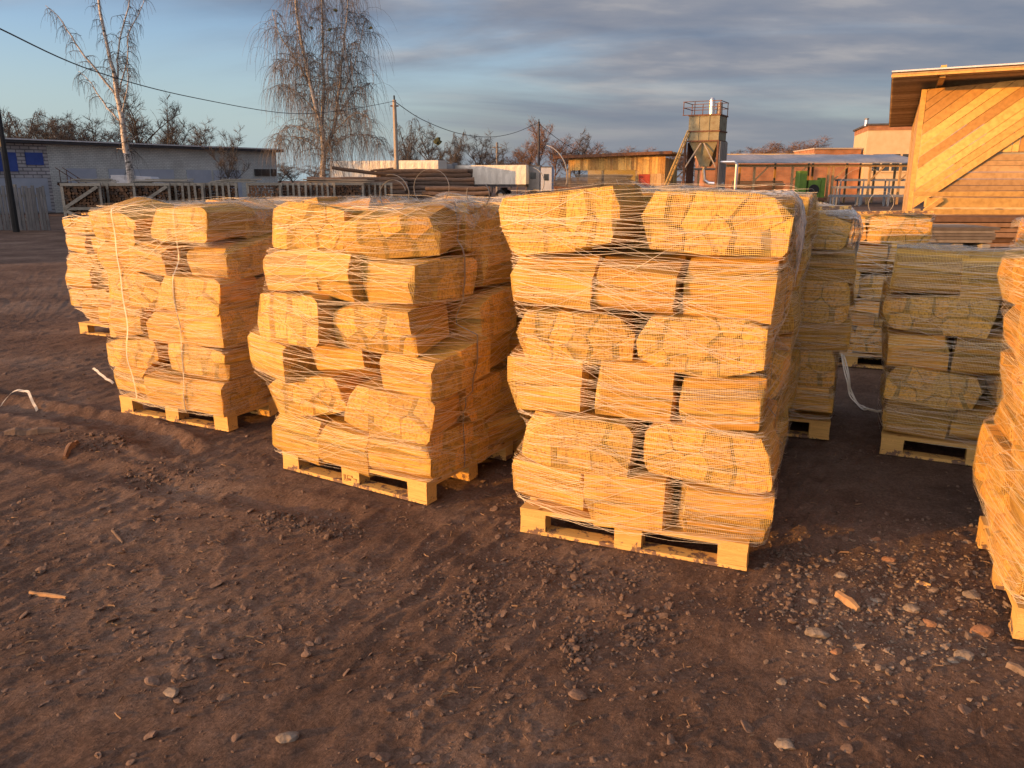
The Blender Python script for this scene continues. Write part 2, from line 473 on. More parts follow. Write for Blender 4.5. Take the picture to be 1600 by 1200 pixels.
M['stone'] = simple('grey_stone', [(0.10, 0.075, 0.06), (0.32, 0.25, 0.19)], 9, rough=0.85, bump=0.5, rand=0.3)
M['oldwood'] = simple('weathered_board', [(0.24, 0.225, 0.185), (0.42, 0.40, 0.34)], 6, (1, 1, 8), 0.9, bump=0.3, rand=0.15)
M['darklog'] = simple('stacked_firewood_end', [(0.10, 0.055, 0.03), (0.33, 0.19, 0.11)], 12, rough=0.9, rand=0.3)
M['rawlog'] = simple('raw_log_bark', [(0.07, 0.05, 0.038), (0.20, 0.145, 0.11)], 7, (1, 8, 8), 0.95, bump=0.6, rand=0.3)
M['rawend'] = simple('raw_log_end', [(0.28, 0.16, 0.08), (0.44, 0.28, 0.15)], 20, rough=0.9)
M['greybrick'] = brick_material('grey_silicate_brick', (0.76, 0.80, 0.76), (0.66, 0.70, 0.67), (0.44, 0.47, 0.46), 0.26, 0.1, 0.014, 0.22)
M['whitebrick'] = brick_material('white_brick', (0.62, 0.62, 0.63), (0.50, 0.50, 0.52), (0.22, 0.22, 0.24), 0.5, 0.2, 0.03, 0.3)
M['orangebrick'] = brick_material('orange_brick', (0.46, 0.19, 0.08), (0.38, 0.15, 0.06), (0.30, 0.22, 0.16), 0.5, 0.15, 0.02, 0.35)
M['bluepaint'] = simple('blue_paint', [(0.035, 0.075, 0.32), (0.06, 0.12, 0.42)], 2, rough=0.6)
M['palepanel'] = simple('pale_blue_plaster', [(0.40, 0.46, 0.55), (0.50, 0.56, 0.64)], 1.5, rough=0.8)
M['roofdark'] = simple('dark_roofing', [(0.045, 0.045, 0.05), (0.09, 0.09, 0.095)], 3, rough=0.85)
M['whitemetal'] = simple('white_metal', [(0.55, 0.56, 0.58), (0.70, 0.71, 0.72)], 3, rough=0.5)
M['glass'] = simple('dark_glass', [(0.02, 0.025, 0.03), (0.04, 0.05, 0.06)], 1, rough=0.12, spec=0.6)
M['black'] = simple('black_rubber', [(0.015, 0.015, 0.015), (0.03, 0.03, 0.03)], 5, rough=0.8)
M['tarp'] = simple('cream_tarpaulin', [(0.60, 0.58, 0.50), (0.72, 0.70, 0.62)], 1.2, (1, 1, 0.5), 0.55, bump=1.0, bscale=1.6)
M['greypaint'] = simple('grey_paint', [(0.17, 0.19, 0.21), (0.26, 0.28, 0.30)], 2, rough=0.6)
M['birch'] = simple('birch_bark', [(0.05, 0.045, 0.04), (0.45, 0.42, 0.38), (0.62, 0.58, 0.53)], 5, (1, 1, 2.2), 0.85, pos=[0.36, 0.46, 0.7])
M['twig'] = simple('brown_twig', [(0.060, 0.056, 0.054), (0.11, 0.10, 0.094)], 5, rough=0.9)
M['paletwig'] = simple('pale_birch_twig', [(0.11, 0.10, 0.095), (0.21, 0.19, 0.175)], 5, rough=0.9)
M['darktwig'] = simple('dark_twig', [(0.045, 0.042, 0.041), (0.085, 0.078, 0.074)], 5, rough=0.9)
M['redtwig'] = simple('reddish_twig', [(0.13, 0.085, 0.065), (0.23, 0.15, 0.11)], 5, rough=0.9)
M['concrete'] = simple('concrete', [(0.30, 0.26, 0.21), (0.42, 0.37, 0.31)], 5, rough=0.9, bump=0.3)
M['cable'] = simple('black_cable', [(0.02, 0.02, 0.02), (0.035, 0.035, 0.035)], 5, rough=0.6)
M['plank'] = simple('fresh_plank', [(0.46, 0.25, 0.085), (0.60, 0.36, 0.14), (0.70, 0.45, 0.20)], 3.0, (1, 1, 0.9), 0.75, bump=0.25, rand=0.16)
M['plankside'] = simple('weathered_orange_plank', [(0.30, 0.16, 0.06), (0.50, 0.28, 0.11)], 4, (0.5, 1, 6), 0.8, bump=0.3, rand=0.2)
M['reddoor'] = simple('red_door_paint', [(0.30, 0.035, 0.02), (0.40, 0.06, 0.03)], 3, rough=0.6)
M['rustgreen'] = simple('olive_rusty_steel', [(0.15, 0.09, 0.05), (0.21, 0.19, 0.115), (0.29, 0.275, 0.18)], 2.2, rough=0.7, bump=0.5, bscale=2.5, pos=[0.3, 0.42, 0.7])
M['rust'] = simple('rusted_steel', [(0.09, 0.045, 0.03), (0.20, 0.10, 0.055)], 6, rough=0.85)
M['greysteel'] = simple('grey_corrugated_steel', [(0.22, 0.20, 0.18), (0.34, 0.31, 0.27)], 3, (1, 1, 0.3), 0.6, metal=0.2)
M['silver'] = simple('galvanised_steel', [(0.55, 0.57, 0.60), (0.75, 0.77, 0.80)], 4, rough=0.3, metal=0.85)
M['greenmach'] = simple('green_machine_paint', [(0.09, 0.17, 0.03), (0.15, 0.26, 0.045)], 3, rough=0.5)
M['tanwall'] = simple('tan_plaster', [(0.50, 0.38, 0.22), (0.60, 0.47, 0.29)], 1.2, rough=0.85)
M['slate'] = simple('grey_slate_roof', [(0.24, 0.25, 0.28), (0.38, 0.40, 0.44)], 3, rough=0.7, bump=0.3)
M['nest'] = simple('mistletoe', [(0.03, 0.04, 0.02), (0.07, 0.08, 0.04)], 10, rough=0.9)
M['stamp'] = simple('burnt_stamp', [(0.20, 0.09, 0.03), (0.26, 0.12, 0.05)], 5, rough=0.8)


# ------------------------------------------------------------------ ground
def _hash(ix, iy, seed):
    n = (ix.astype(np.int64) * 374761393 + iy.astype(np.int64) * 668265263 + seed * 1442695041) & 0xFFFFFFFF
    n = ((n ^ (n >> 13)) * 1274126177) & 0xFFFFFFFF
    n = n ^ (n >> 16)
    return (n & 0xFFFFFF) / float(0xFFFFFF)


def vnoise(x, y, seed=0):
    ix = np.floor(x); iy = np.floor(y)
    fx = x - ix; fy = y - iy
    fx = fx * fx * (3 - 2 * fx); fy = fy * fy * (3 - 2 * fy)
    a = _hash(ix, iy, seed); b = _hash(ix + 1, iy, seed); c = _hash(ix, iy + 1, seed); d = _hash(ix + 1, iy + 1, seed)
    return (a * (1 - fx) + b * fx) * (1 - fy) + (c * (1 - fx) + d * fx) * fy - 0.5


def fbm(x, y, o=4, seed=0, g=0.5):
    r = 0; a = 1.0
    for i in range(o):
        r = r + a * vnoise(x * 2 ** i + 17.3 * i, y * 2 ** i + 5.1 * i, seed + i); a *= g
    return r


RUTS = [  # (points, half width, depth)
    ([(-9, 8.6), (-4.6, 6.6), (-3.2, 6.0), (-2.4, 5.3)], 0.12, 0.055),
    ([(-9, 7.2), (-4.4, 5.7), (-2.6, 4.8), (-1.0, 4.2)], 0.11, 0.026),
    ([(-3.2, 2.6), (-1.8, 3.6), (-0.6, 4.0), (0.8, 3.35), (2.4, 2.9)], 0.17, 0.013),
    ([(-2.4, 2.0), (-0.9, 2.7), (0.2, 3.0), (1.4, 2.55), (2.4, 2.0)], 0.16, 0.013),
]


def seg_dist(x, y, pts):
    best = np.full(x.shape, 1e9); al = np.zeros(x.shape); acc = 0.0
    for (ax, ay), (bx, by) in zip(pts[:-1], pts[1:]):
        L = math.hypot(bx - ax, by - ay)
        t = np.clip(((x - ax) * (bx - ax) + (y - ay) * (by - ay)) / (L * L), 0, 1)
        d = np.hypot(x - ax - t * (bx - ax), y - ay - t * (by - ay))
        sel = d < best
        best = np.where(sel, d, best); al = np.where(sel, acc + t * L, al); acc += L
    return best, al


def ground_z(x, y):
    x = np.asarray(x, float); y = np.asarray(y, float)
    near = np.exp(-(np.maximum(np.hypot(x, y - 4) - 9, 0) / 8) ** 2)
    z = 0.016 * fbm(x / 2.3, y / 2.3, 2, 3)
    # wiped streaks in the mud
    ca, sa = math.cos(R_(58)), math.sin(R_(58))
    u = x * ca + y * sa; v = -x * sa + y * ca
    wv = 0.12 * fbm(x * 1.5, y * 1.5, 2, 30)
    st = 0.6 - 2.2 * np.abs(fbm(u * 1.9, (v + wv) * 8, 3, 7))     # ridged
    area = np.clip(0.32 + 2.4 * fbm(x / 1.8, y / 1.8, 2, 19) - 0.18 * x, 0.12, 1)
    z = z + near * area * 0.016 * np.clip(st, -0.3, 0.6)
    # crumbs
    cr = fbm(x * 13, y * 13, 3, 12)
    patch = np.clip(fbm(x * 0.9 + 4, y * 0.9, 3, 44) * 3 + 0.25, 0, 1)
    z = z + near * 0.026 * np.clip(cr - 0.16, 0, 1) * patch + near * 0.0035 * fbm(x * 28, y * 28, 2, 15)
    for pts, w, dep in RUTS:
        d, al = seg_dist(x + 0.07 * fbm(x * 2, y * 2, 2, 5), y + 0.07 * fbm(x * 2, y * 2, 2, 6), pts)
        lug = 0.7 + 0.5 * fbm(al * 9, d * 9, 2, 71)
        z = z - dep * np.exp(-(d / w) ** 2) * lug + 0.5 * dep * np.exp(-((d - 1.7 * w) / (0.5 * w)) ** 2) * (0.5 + 1.2 * np.abs(fbm(x * 7, y * 7, 2, 8)))
    return z - 0.010


def build_ground():
    ys = [-6.0]
    while ys[-1] < 0.9: ys.append(ys[-1] + 0.2)
    while ys[-1] < 11: ys.append(ys[-1] + max(0.009, 0.0052 * ys[-1]))
    while ys[-1] < 900: ys.append(ys[-1] * 1.018)
    ys.append(4500)
    ys = np.array(ys)
    nu = 860
    u = np.linspace(-1, 1, nu)
    uu = u + 6 * np.sign(u) * np.clip(np.abs(u) - 0.93, 0, 1) * 14 * (np.abs(u) > 0.93)
    w = 0.70 * np.maximum(ys, 0) + 2.3
    X = w[:, None] * uu[None, :]
    Y = np.repeat(ys[:, None], nu, 1)
    Z = ground_z(X, Y)
    ny = len(ys)
    co = np.stack([X, Y, Z], -1).reshape(-1, 3).astype(np.float32)
    idx = np.arange(ny * nu).reshape(ny, nu)
    f = np.stack([idx[:-1, :-1], idx[:-1, 1:], idx[1:, 1:], idx[1:, :-1]], -1).reshape(-1, 4).astype(np.int32)
    me = bpy.data.meshes.new('ground')
    me.vertices.add(len(co)); me.vertices.foreach_set('co', co.ravel())
    me.loops.add(f.size); me.loops.foreach_set('vertex_index', f.ravel())
    me.polygons.add(len(f)); me.polygons.foreach_set('loop_start', np.arange(0, f.size, 4, dtype=np.int32))
    me.polygons.foreach_set('loop_total', np.full(len(f), 4, np.int32))
    me.polygons.foreach_set('use_smooth', np.ones(len(f), bool))
    me.materials.append(M['ground'])
    me.update(); me.validate()
    tag(link(me, 'ground'), kind='structure')


build_ground()


def gz(x, y):
    return float(ground_z(np.array([x]), np.array([y]))[0])


# ------------------------------------------------------------------ firewood bags
def clip_poly(poly, nx, ny, c):
    out = []
    n = len(poly)
    for i in range(n):
        a = poly[i]; b = poly[(i + 1) % n]
        da = a[0] * nx + a[1] * ny - c; db = b[0] * nx + b[1] * ny - c
        if da <= 0: out.append(a)
        if (da < 0 < db) or (db < 0 < da):
            t = da / (da - db); out.append((a[0] + (b[0] - a[0]) * t, a[1] + (b[1] - a[1]) * t))
    return out


BW, BL, BH = 0.635, 0.42, 0.262      # bag: across, along the logs, height


def voronoi_logs(rng, w, h, nx, nz):
    out = []
    sx, sz = w / 2, h / 2
    outline = []
    for (qx, qz) in ((1, 0), (1, 1), (-1, 1), (-1, 0)):          # corners chopped off unevenly
        cxx, czz = rng.choice((0.02, 0.05, rng.uniform(0.05, 0.20))), rng.choice((0.02, 0.04, rng.uniform(0.04, 0.14)))
        zc = 0.0 if qz == 0 else h; dz_ = 1 if qz == 0 else -1
        a_ = (qx * (sx + rng.uniform(-.012, .012)), zc + dz_ * czz); b_ = (qx * (sx - cxx), zc + rng.uniform(-.010, .010))
        if (qx, qz) in ((1, 0), (-1, 1)): outline += [b_, a_]
        else: outline += [a_, b_]
    seeds = []
    for j in range(nz):
        n = nx + (rng.random() < 0.4) - (rng.random() < 0.3)
        for i in range(n):
            seeds.append((-sx + (i + 0.5 + rng.uniform(-0.33, 0.33)) * w / n, (j + 0.5 + rng.uniform(-0.28, 0.28)) * h / nz))
    for i, (ax, az) in enumerate(seeds):
        poly = list(outline)
        for j, (bx, bz) in enumerate(seeds):
            if i == j: continue
            mx_, mz_ = (ax + bx) / 2, (az + bz) / 2
            nx_, nz_ = bx - ax, bz - az
            poly = clip_poly(poly, nx_, nz_, mx_ * nx_ + mz_ * nz_)
            if len(poly) < 3: break
        if len(poly) < 3: continue
        q = []
        for a in poly:
            if not q or math.hypot(a[0] - q[-1][0], a[1] - q[-1][1]) > 0.014: q.append(a)
        if len(q) > 3 and math.hypot(q[0][0] - q[-1][0], q[0][1] - q[-1][1]) < 0.014: q.pop()
        if len(q) >= 3: out.append(q)
    return out


def log_mesh(rng, poly, name, bark):
    cx = sum(p[0] for p in poly) / len(poly); cz = sum(p[1] for p in poly) / len(poly)
    sh = rng.choice((rng.uniform(0.74, 0.86), rng.uniform(0.86, 0.95), rng.uniform(0.92, 0.98)))
    dd = math.hypot(cx, cz - BH / 2) + 1e-6; sink = rng.uniform(0, 0.022) * (rng.random() < 0.7)
    ox_, oz_ = -cx / dd * sink, -(cz - BH / 2) / dd * sink
    poly = [(a[0] + ox_, a[1] + oz_) for a in poly]; cx += ox_; cz += oz_
    pts = []
    for i, a in enumerate(poly):            # add mid points so the split faces are not perfectly flat
        b = poly[(i + 1) % len(poly)]
        pts.append(a)
        if math.hypot(a[0] - b[0], a[1] - b[1]) > 0.06:
            pts.append(((a[0] + b[0]) / 2 + rng.uniform(-.004, .004), (a[1] + b[1]) / 2 + rng.uniform(-.004, .004)))
    n = len(pts)
    L = BL * rng.uniform(0.84, 1.05); y0 = rng.uniform(-0.02, 0.02)
    rings = 5
    vs = []; fs = []
    tw = rng.uniform(-0.05, 0.05); yw = rng.uniform(-0.03, 0.03); pw = rng.uniform(-0.025, 0.025); tap = rng.uniform(-0.06, 0.06)
    for r in range(rings + 1):
        t = r / rings - 0.5
        k = sh * (1 + tap * t)
        for (px, pz) in pts:
            dx, dz = (px - cx) * k, (pz - cz) * k
            a = tw * t
            x = cx + dx * math.cos(a) - dz * math.sin(a) + yw * t + rng.uniform(-1, 1) * 0.0022
            z = cz + dx * math.sin(a) + dz * math.cos(a) + pw * t + rng.uniform(-1, 1) * 0.0022
            y = y0 + t * L + (rng.uniform(-1, 1) * 0.003 if r in (0, rings) else 0)
            vs.append((x, y, z))
    for r in range(rings):
        for i in range(n):
            j = (i + 1) % n
            fs.append((r * n + i, r * n + j, (r + 1) * n + j, (r + 1) * n + i))
    c0 = len(vs); vs.append((cx, y0 - L / 2 - rng.uniform(-.002, .006), cz)); vs.append((cx, y0 + L / 2 + rng.uniform(-.002, .006), cz))
    for i in range(n):
        j = (i + 1) % n
        fs.append((c0, j, i)); fs.append((c0 + 1, rings * n + i, rings * n + j))
    me = bpy.data.meshes.new(name)
    me.from_pydata(vs, [], fs)
    me.materials.append(M['log']); me.materials.append(M['bark'])
    if bark:
        e = rng.randrange(n); side = {e, (e + 1) % n}
        for k in range(rings * n):
            if k % n in side: me.polygons[k].material_index = 1
    me.update()
    return me, vs


BAGS = []      # prototypes: (list of log meshes, net mesh, all verts)


def hull_mesh(verts, name, grow=0.004):
    import bmesh
    bm = bmesh.new()
    for v in verts: bm.verts.new(v)
    r = bmesh.ops.convex_hull(bm, input=bm.verts)
    bad = [g for g in r['geom_interior'] if isinstance(g, bmesh.types.BMVert)] + [g for g in r['geom_unused'] if isinstance(g, bmesh.types.BMVert)]
    bmesh.ops.delete(bm, geom=list(set(bad)), context='VERTS')
    c = Vector((0, 0, BH / 2))
    for v in bm.verts:
        d = v.co - c; v.co += d.normalized() * grow
    me = bpy.data.meshes.new(name); bm.to_mesh(me); bm.free()
    me.materials.append(M['net'])
    return me


def make_bags():
    for k in range(14):
        rng = random.Random(400 + k)
        polys = voronoi_logs(rng, BW * rng.uniform(0.95, 1.03), BH * rng.uniform(0.93, 1.05), 5 if k % 3 else 4, 3 if k % 2 else 2)
        logs = []; allv = []
        for p in polys:
            me, vs = log_mesh(rng, p, 'split_log', rng.random() < 0.15)
            logs.append(me); allv += vs
        # a twisted neck of netting at one end
        net = hull_mesh(allv, 'net')
        # merged version for the stacks too far away to show their logs one by one
        mv = []; mf = []; mi = []
        for me in logs:
            b = len(mv); mv += [tuple(v.co) for v in me.vertices]
            for p in me.polygons:
                mf.append(tuple(i + b for i in p.vertices)); mi.append(p.material_index)
        mm = bpy.data.meshes.new('firewood_bundle'); mm.from_pydata(mv, [], mf)
        mm.materials.append(M['log']); mm.materials.append(M['bark']); mm.polygons.foreach_set('material_index', mi); mm.update()
        BAGS.append((logs, net, np.array(allv), mm))


make_bags()

# ------------------------------------------------------------------ pallets
PW, PD, PH = 1.2, 1.0, 0.144


def make_pallet():
    root = thing('wooden_pallet', 'new pine pallet', 'pallet', group='pallets under the firewood stacks')
    mb = MB()
    for k in range(7):
        w = 0.1 if k % 2 else 0.125
        mb.box((PW / 2, 0.0625 + k * (PD - 0.125) / 6, PH - 0.011), (PW, w, 0.022), jit=0.0015)
    mb.build('deck_board', M['pallet'], root)
    for x in (0.0725, 0.6, PW - 0.0725):
        MB().box((x, PD / 2, PH - 0.0335), (0.145, PD - 0.003, 0.0225), jit=0.001).build('stringer_board', M['palletx'], root)
    for x in (0.0725, 0.6, PW - 0.0725):
        for y in (0.052, PD / 2, PD - 0.052):
            MB().box((x, y, 0.061), (0.142, 0.098, 0.0775), jit=0.0015).build('block', M['pallet'], root)
    for y in (0.051, PD / 2, PD - 0.051):
        MB().box((PW / 2, y, 0.011), (PW, 0.1, 0.0215), jit=0.0015).build('bottom_board', M['pallet'], root)
    return root


PALLET = make_pallet()
PALLET_USED = [False]

# ------------------------------------------------------------------ stacks
ALLV = {}


def support(V, zs, nphi=64):
    ph = np.linspace(0, 2 * math.pi, nphi, endpoint=False)
    dirs = np.stack([np.cos(ph), np.sin(ph)], 0)
    H = np.zeros((len(zs), nphi))
    c = np.array([PW / 2, PD / 2])
    for i, z in enumerate(zs):
        s = V[np.abs(V[:, 2] - z) < 0.045]
        if len(s) < 8: H[i] = H[i - 1] if i else 0.5; continue
        H[i] = ((s[:, :2] - c) @ dirs).max(0)
    return ph, H


def radius(ph, Hrow, th):
    d = th[:, None] - ph[None, :]
    cs = np.cos(d)
    v = np.where(cs > 0.05, Hrow / np.maximum(cs, 0.05), 9)
    return v.min(1)


def wrap_net(V, root_loc, rz, label, seed, dens=1.0, cross=40, film=True, z0=0.10, zend=None, width=0.0013):
    rng = np.random.RandomState(seed)
    ztop = V[:, 2].max()
    zs = np.arange(z0, ztop - 0.01, 0.03)
    ph, H = support(V, zs)
    Hs = H.copy()
    for _ in range(2):
        Hs = np.maximum(Hs, np.stack([np.roll(Hs, 1, 0), Hs, np.roll(Hs, -1, 0)]).mean(0))
    TH = np.linspace(0, 2 * math.pi, 97)
    Rr = np.stack([radius(ph, h, TH) for h in Hs])      # bins x theta

    def pos(th, z, off):
        zi = np.clip((z - zs[0]) / 0.03, 0, len(zs) - 1.001); i = zi.astype(int); f = zi - i
        ti = (th % (2 * math.pi)) / (2 * math.pi) * 96; j = ti.astype(int); g = ti - j; j = np.clip(j, 0, 95)
        r = (Rr[i, j] * (1 - g) + Rr[i, j + 1] * g) * (1 - f) + (Rr[i + 1, j] * (1 - g) + Rr[i + 1, j + 1] * g) * f
        r = r + off
        return np.stack([PW / 2 + r * np.cos(th), PD / 2 + r * np.sin(th), z], -1)
    vs = []; fs = []; nv = 0

    def strand(th, z, off, w):
        nonlocal nv
        P = pos(th, z, off)
        a = P.copy(); a[:, 2] -= w / 2; b = P.copy(); b[:, 2] += w / 2
        n = len(th)
        vs.append(np.stack([a, b], 1).reshape(-1, 3))
        i = np.arange(n - 1) * 2 + nv
        fs.append(np.stack([i, i + 2, i + 3, i + 1], -1)); nv += 2 * n
    zlo, zhi = z0 + 0.02, (zend or ztop - 0.03)
    n = int((zhi - zlo) / 0.0095 * dens)
    th = np.linspace(0, 2 * math.pi, 90)
    for k in range(n):
        zb = zlo + (zhi - zlo) * (k + rng.uniform(-0.7, 0.7)) / n
        s = rng.uniform(-0.05, 0.05)
        t = th + rng.uniform(0, 6.28)
        z = zb + s * np.sin(th + rng.uniform(0, 6.28)) * 0.9 + 0.015 * np.sin(th * 2 + zb * 9) + 0.010 * np.sin(th * 5 + zb * 19) + rng.uniform(0.0005, 0.002) * np.sin(th * rng.randint(8, 16))
        strand(t, np.clip(z, zlo, zhi + 0.03), 0.003 + rng.uniform(0, 0.004), width * rng.uniform(0.6, 1.3))
    for k in range(int(cross * 1.6)):                                # stretched strands running obliquely
        L = rng.uniform(1.2, 4.5); t0 = rng.uniform(0, 6.28)
        t = np.linspace(t0, t0 + L, int(L * 16))
        zb = rng.uniform(zlo, zhi); s = rng.choice([-1, 1]) * rng.uniform(0.03, 0.34)
        z = zb + s * (t - t0) + 0.01 * np.sin(t * 9)
        z = zlo + np.abs((z - zlo)); z = zhi - np.abs(zhi - z)
        strand(t, z, 0.006 + rng.uniform(0, 0.006), width * rng.uniform(0.7, 1.5))
    v = np.concatenate(vs); f = np.concatenate(fs)
    root = thing('net_wrap', label, 'netting', root_loc, rz, 'netting wrapped round the stacks')
    me = bpy.data.meshes.new('strands'); me.from_pydata(v.tolist(), [], f.tolist()); me.materials.append(M['thread']); me.update()
    link(me, 'strands', root)
    # gathered sheet over the top
    nx, ny = 34, 28
    G = np.full((ny, nx), -1.0)
    gx = np.linspace(-0.05, PW + 0.05, nx); gy = np.linspace(-0.05, PD + 0.05, ny)
    S = V[V[:, 2] > ztop - 0.30]
    for iy in range(ny):
        for ix in range(nx):
            q = S[(np.abs(S[:, 0] - gx[ix]) < 0.075) & (np.abs(S[:, 1] - gy[iy]) < 0.075)]
            G[iy, ix] = q[:, 2].max() if len(q) else ztop - 0.16
    for _ in range(3):
        Gp = np.pad(G, 1, mode='edge')
        av = (Gp[:-2, 1:-1] + Gp[2:, 1:-1] + Gp[1:-1, :-2] + Gp[1:-1, 2:] + 4 * G) / 8
        G = np.maximum(av, G - 0.012)
    XX, YY = np.meshgrid(gx, gy)
    G = G + 0.004 + 0.010 * fbm(XX * 14 + seed, YY * 14, 3, seed)

    def topz(x, y):
        fx = np.clip((x - gx[0]) / (gx[1] - gx[0]), 0, nx - 1.001); fy = np.clip((y - gy[0]) / (gy[1] - gy[0]), 0, ny - 1.001)
        i = fx.astype(int); j = fy.astype(int); a = fx - i; b = fy - j
        return (G[j, i] * (1 - a) + G[j, i + 1] * a) * (1 - b) + (G[j + 1, i] * (1 - a) + G[j + 1, i + 1] * a) * b
    if film:
        yy0 = 0.12 if film is True else film
        vv = []; ff = []
        for iy in range(ny):
            for ix in range(nx):
                y = yy0 + (gy[iy] - gy[0]) / (gy[-1] - gy[0]) * (PD + 0.03 - yy0)
                y2 = y + 0.05 * math.sin(gx[ix] * 7 + seed) * (1 - iy / ny)
                vv.append((gx[ix], y2, float(topz(np.array([gx[ix]]), np.array([y2]))[0]) + 0.006))
        for iy in range(ny - 1):
            for ix in range(nx - 1):
                a = iy * nx + ix; ff.append((a, a + 1, a + nx + 1, a + nx))
        # skirt over the right and rear edges
        for edge in ('r', 'b'):
            prev = None
            rowi = [(nx - 1) + iy * nx for iy in range(ny)] if edge == 'r' else [(ny - 1) * nx + ix for ix in range(nx)]
            for q, ia in enumerate(rowi):
                x, y, z = vv[ia]
                ln = 0.03 + 0.05 * abs(math.sin(q * 0.45 + seed)) + rng.uniform(0, 0.02)
                ox, oy = (0.018, 0) if edge == 'r' else (0, 0.018)
                b = len(vv); vv.append((x + ox, y + oy, z - 0.02)); vv.append((x + ox * 0.7, y + oy * 0.7, z - ln))
                if prev is not None:
                    ff.append((prev[0], ia, b, prev[1])); ff.append((prev[1], b, b + 1, prev[1] + 1))
                prev = (ia, b)
        me = bpy.data.meshes.new('top_film'); me.from_pydata(vv, [], ff); me.materials.append(M['film'])
        me.polygons.foreach_set('use_smooth', [True] * len(ff)); me.update()
        link(me, 'top_film', root)
    # strands across the top
    mb = MB()
    vs = []; fs = []; nv = 0
    for k in range(int(70 * dens)):
        a = rng.uniform(0, 6.28); b = a + rng.uniform(1.2, 4.6)
        za = np.array([zs[-1]]);
        A = pos(np.array([a]), za, 0.0)[0]; Bp = pos(np.array([b]), za, 0.0)[0]
        t = np.linspace(0, 1, 20)
        x = A[0] + (Bp[0] - A[0]) * t; y = A[1] + (Bp[1] - A[1]) * t
        z = topz(x, y) + 0.012 * (1 - 0.5 * np.abs(2 * t - 1)) + rng.uniform(0.002, 0.01)
        d = np.array([-(Bp[1] - A[1]), Bp[0] - A[0]]); d = d / (np.linalg.norm(d) + 1e-9) * width * 0.8
        p1 = np.stack([x - d[0] / 2, y - d[1] / 2, z], -1); p2 = np.stack([x + d[0] / 2, y + d[1] / 2, z], -1)
        vs.append(np.stack([p1, p2], 1).reshape(-1, 3)); i = np.arange(19) * 2 + nv
        fs.append(np.stack([i, i + 2, i + 3, i + 1], -1)); nv += 40
    v = np.concatenate(vs); f = np.concatenate(fs)
    me = bpy.data.meshes.new('top_strands'); me.from_pydata(v.tolist(), [], f.tolist()); me.materials.append(M['thread']); me.update()
    link(me, 'top_strands', root)
    return root, pos, topz, zs[-1]


LAYN = {6: ['bottom', 'second', 'third', 'fourth', 'fifth', 'top'], 5: ['bottom', 'second', 'third', 'fourth', 'top']}
GRP = 'net bags of split firewood stacked on pallets'


def place_bag(loc, M4, idx, label, detail):
    logs, net, V, merged = BAGS[idx]
    if detail:
        root = thing('firewood_bag', label, 'firewood bag', group=GRP)
        for me in logs: link(me, 'split_log', root)
    else:
        root = tag(link(merged, 'firewood_bag'), label, 'firewood bag', GRP)
    link(net, 'net', root)
    root.matrix_world = M4
    return root


def stack(near, ang, desc, layers=6, chaos=1.0, seed=1, detail=True, wrap=1.0, cross=40, film=True, top_a=True, near_is='right', hs=1.0, zend=None, plabel=None, width=0.0013, squeeze=1.0, skipfn=None):
    rng = random.Random(seed)
    a = R_(ang)
    ux = Vector((math.cos(a), math.sin(a), 0))
    org = Vector((near[0], near[1], 0)) - (ux * PW if near_is == 'right' else Vector((0, 0, 0)))
    T = Matrix.Translation(org) @ Matrix.Rotation(a, 4, 'Z')
    if not PALLET_USED[0]:
        p = PALLET; PALLET_USED[0] = True
    else:
        p = copy_tree(PALLET)
    p.location = org; p.rotation_euler = (0, 0, a)
    p['label'] = plabel or ('new pine pallet carrying the ' + desc)
    step = BH * 0.975 * hs
    VV = []
    for L in range(layers):
        typeA = ((layers - 1 - L) % 2 == 0) == top_a
        z = PH + 0.002 + L * step
        spots = []
        if typeA:
            for i, x in enumerate((0.30, 0.90)): spots.append((x, 0.20, 0, ('front left', 'front right')[i]))
            for i, x in enumerate((0.2, 0.6, 1.0)): spots.append((x, 0.70, 90, ('rear left', 'rear middle', 'rear right')[i]))
        else:
            for i, x in enumerate((0.2, 0.6, 1.0)): spots.append((x, 0.30, 90, ('front left', 'front middle', 'front right')[i]))
            for i, x in enumerate((0.30, 0.90)): spots.append((x, 0.80, 0, ('rear left', 'rear right')[i]))
        for (x, y, rz, pn) in spots:
            if skipfn and skipfn(L, pn): continue
            c = chaos
            rot = Euler((rng.gauss(0, 0.036) * c, rng.gauss(0, 0.034) * c, R_(rz + rng.choice((0, 180))) + rng.gauss(0, 0.045) * c))
            sc = Matrix.Diagonal((rng.uniform(0.90, 1.05), rng.uniform(0.90, 1.05), rng.uniform(0.93, 1.13) * hs, 1))
            x = 0.6 + (x - 0.6) * 1.075; y = 0.5 + (y - 0.5) * 1.075
            lx = x + rng.gauss(0, 0.019) * c; ly = y + rng.gauss(0, 0.018) * c
            if L == layers - 1: rot.x += rng.gauss(0, 0.04) * c; rot.y += rng.gauss(0, 0.045) * c
            # pivot about the bag's middle so that tilted bags stay in their layer
            M4 = T @ Matrix.Translation((lx, ly, z + BH / 2)) @ rot.to_matrix().to_4x4() @ sc @ Matrix.Translation((0, 0, -BH / 2))
            k = rng.randrange(len(BAGS))
            ends = 'log ends' if abs(rz) < 45 else 'log sides'
            lab = '%s bag in the %s layer of the %s' % (pn, LAYN[layers][L], desc)
            place_bag(None, M4, k, lab, detail)
            V = BAGS[k][2]
            Ml = np.array(T.inverted() @ M4)
            VV.append(V @ Ml[:3, :3].T + Ml[:3, 3])
    V = np.concatenate(VV)
    res = None
    if wrap:
        res = wrap_net(V, org, a, 'white stretch netting wound round the ' + desc, seed * 7 + 3, wrap, cross, film, zend=zend, width=width)
    return T, V, res


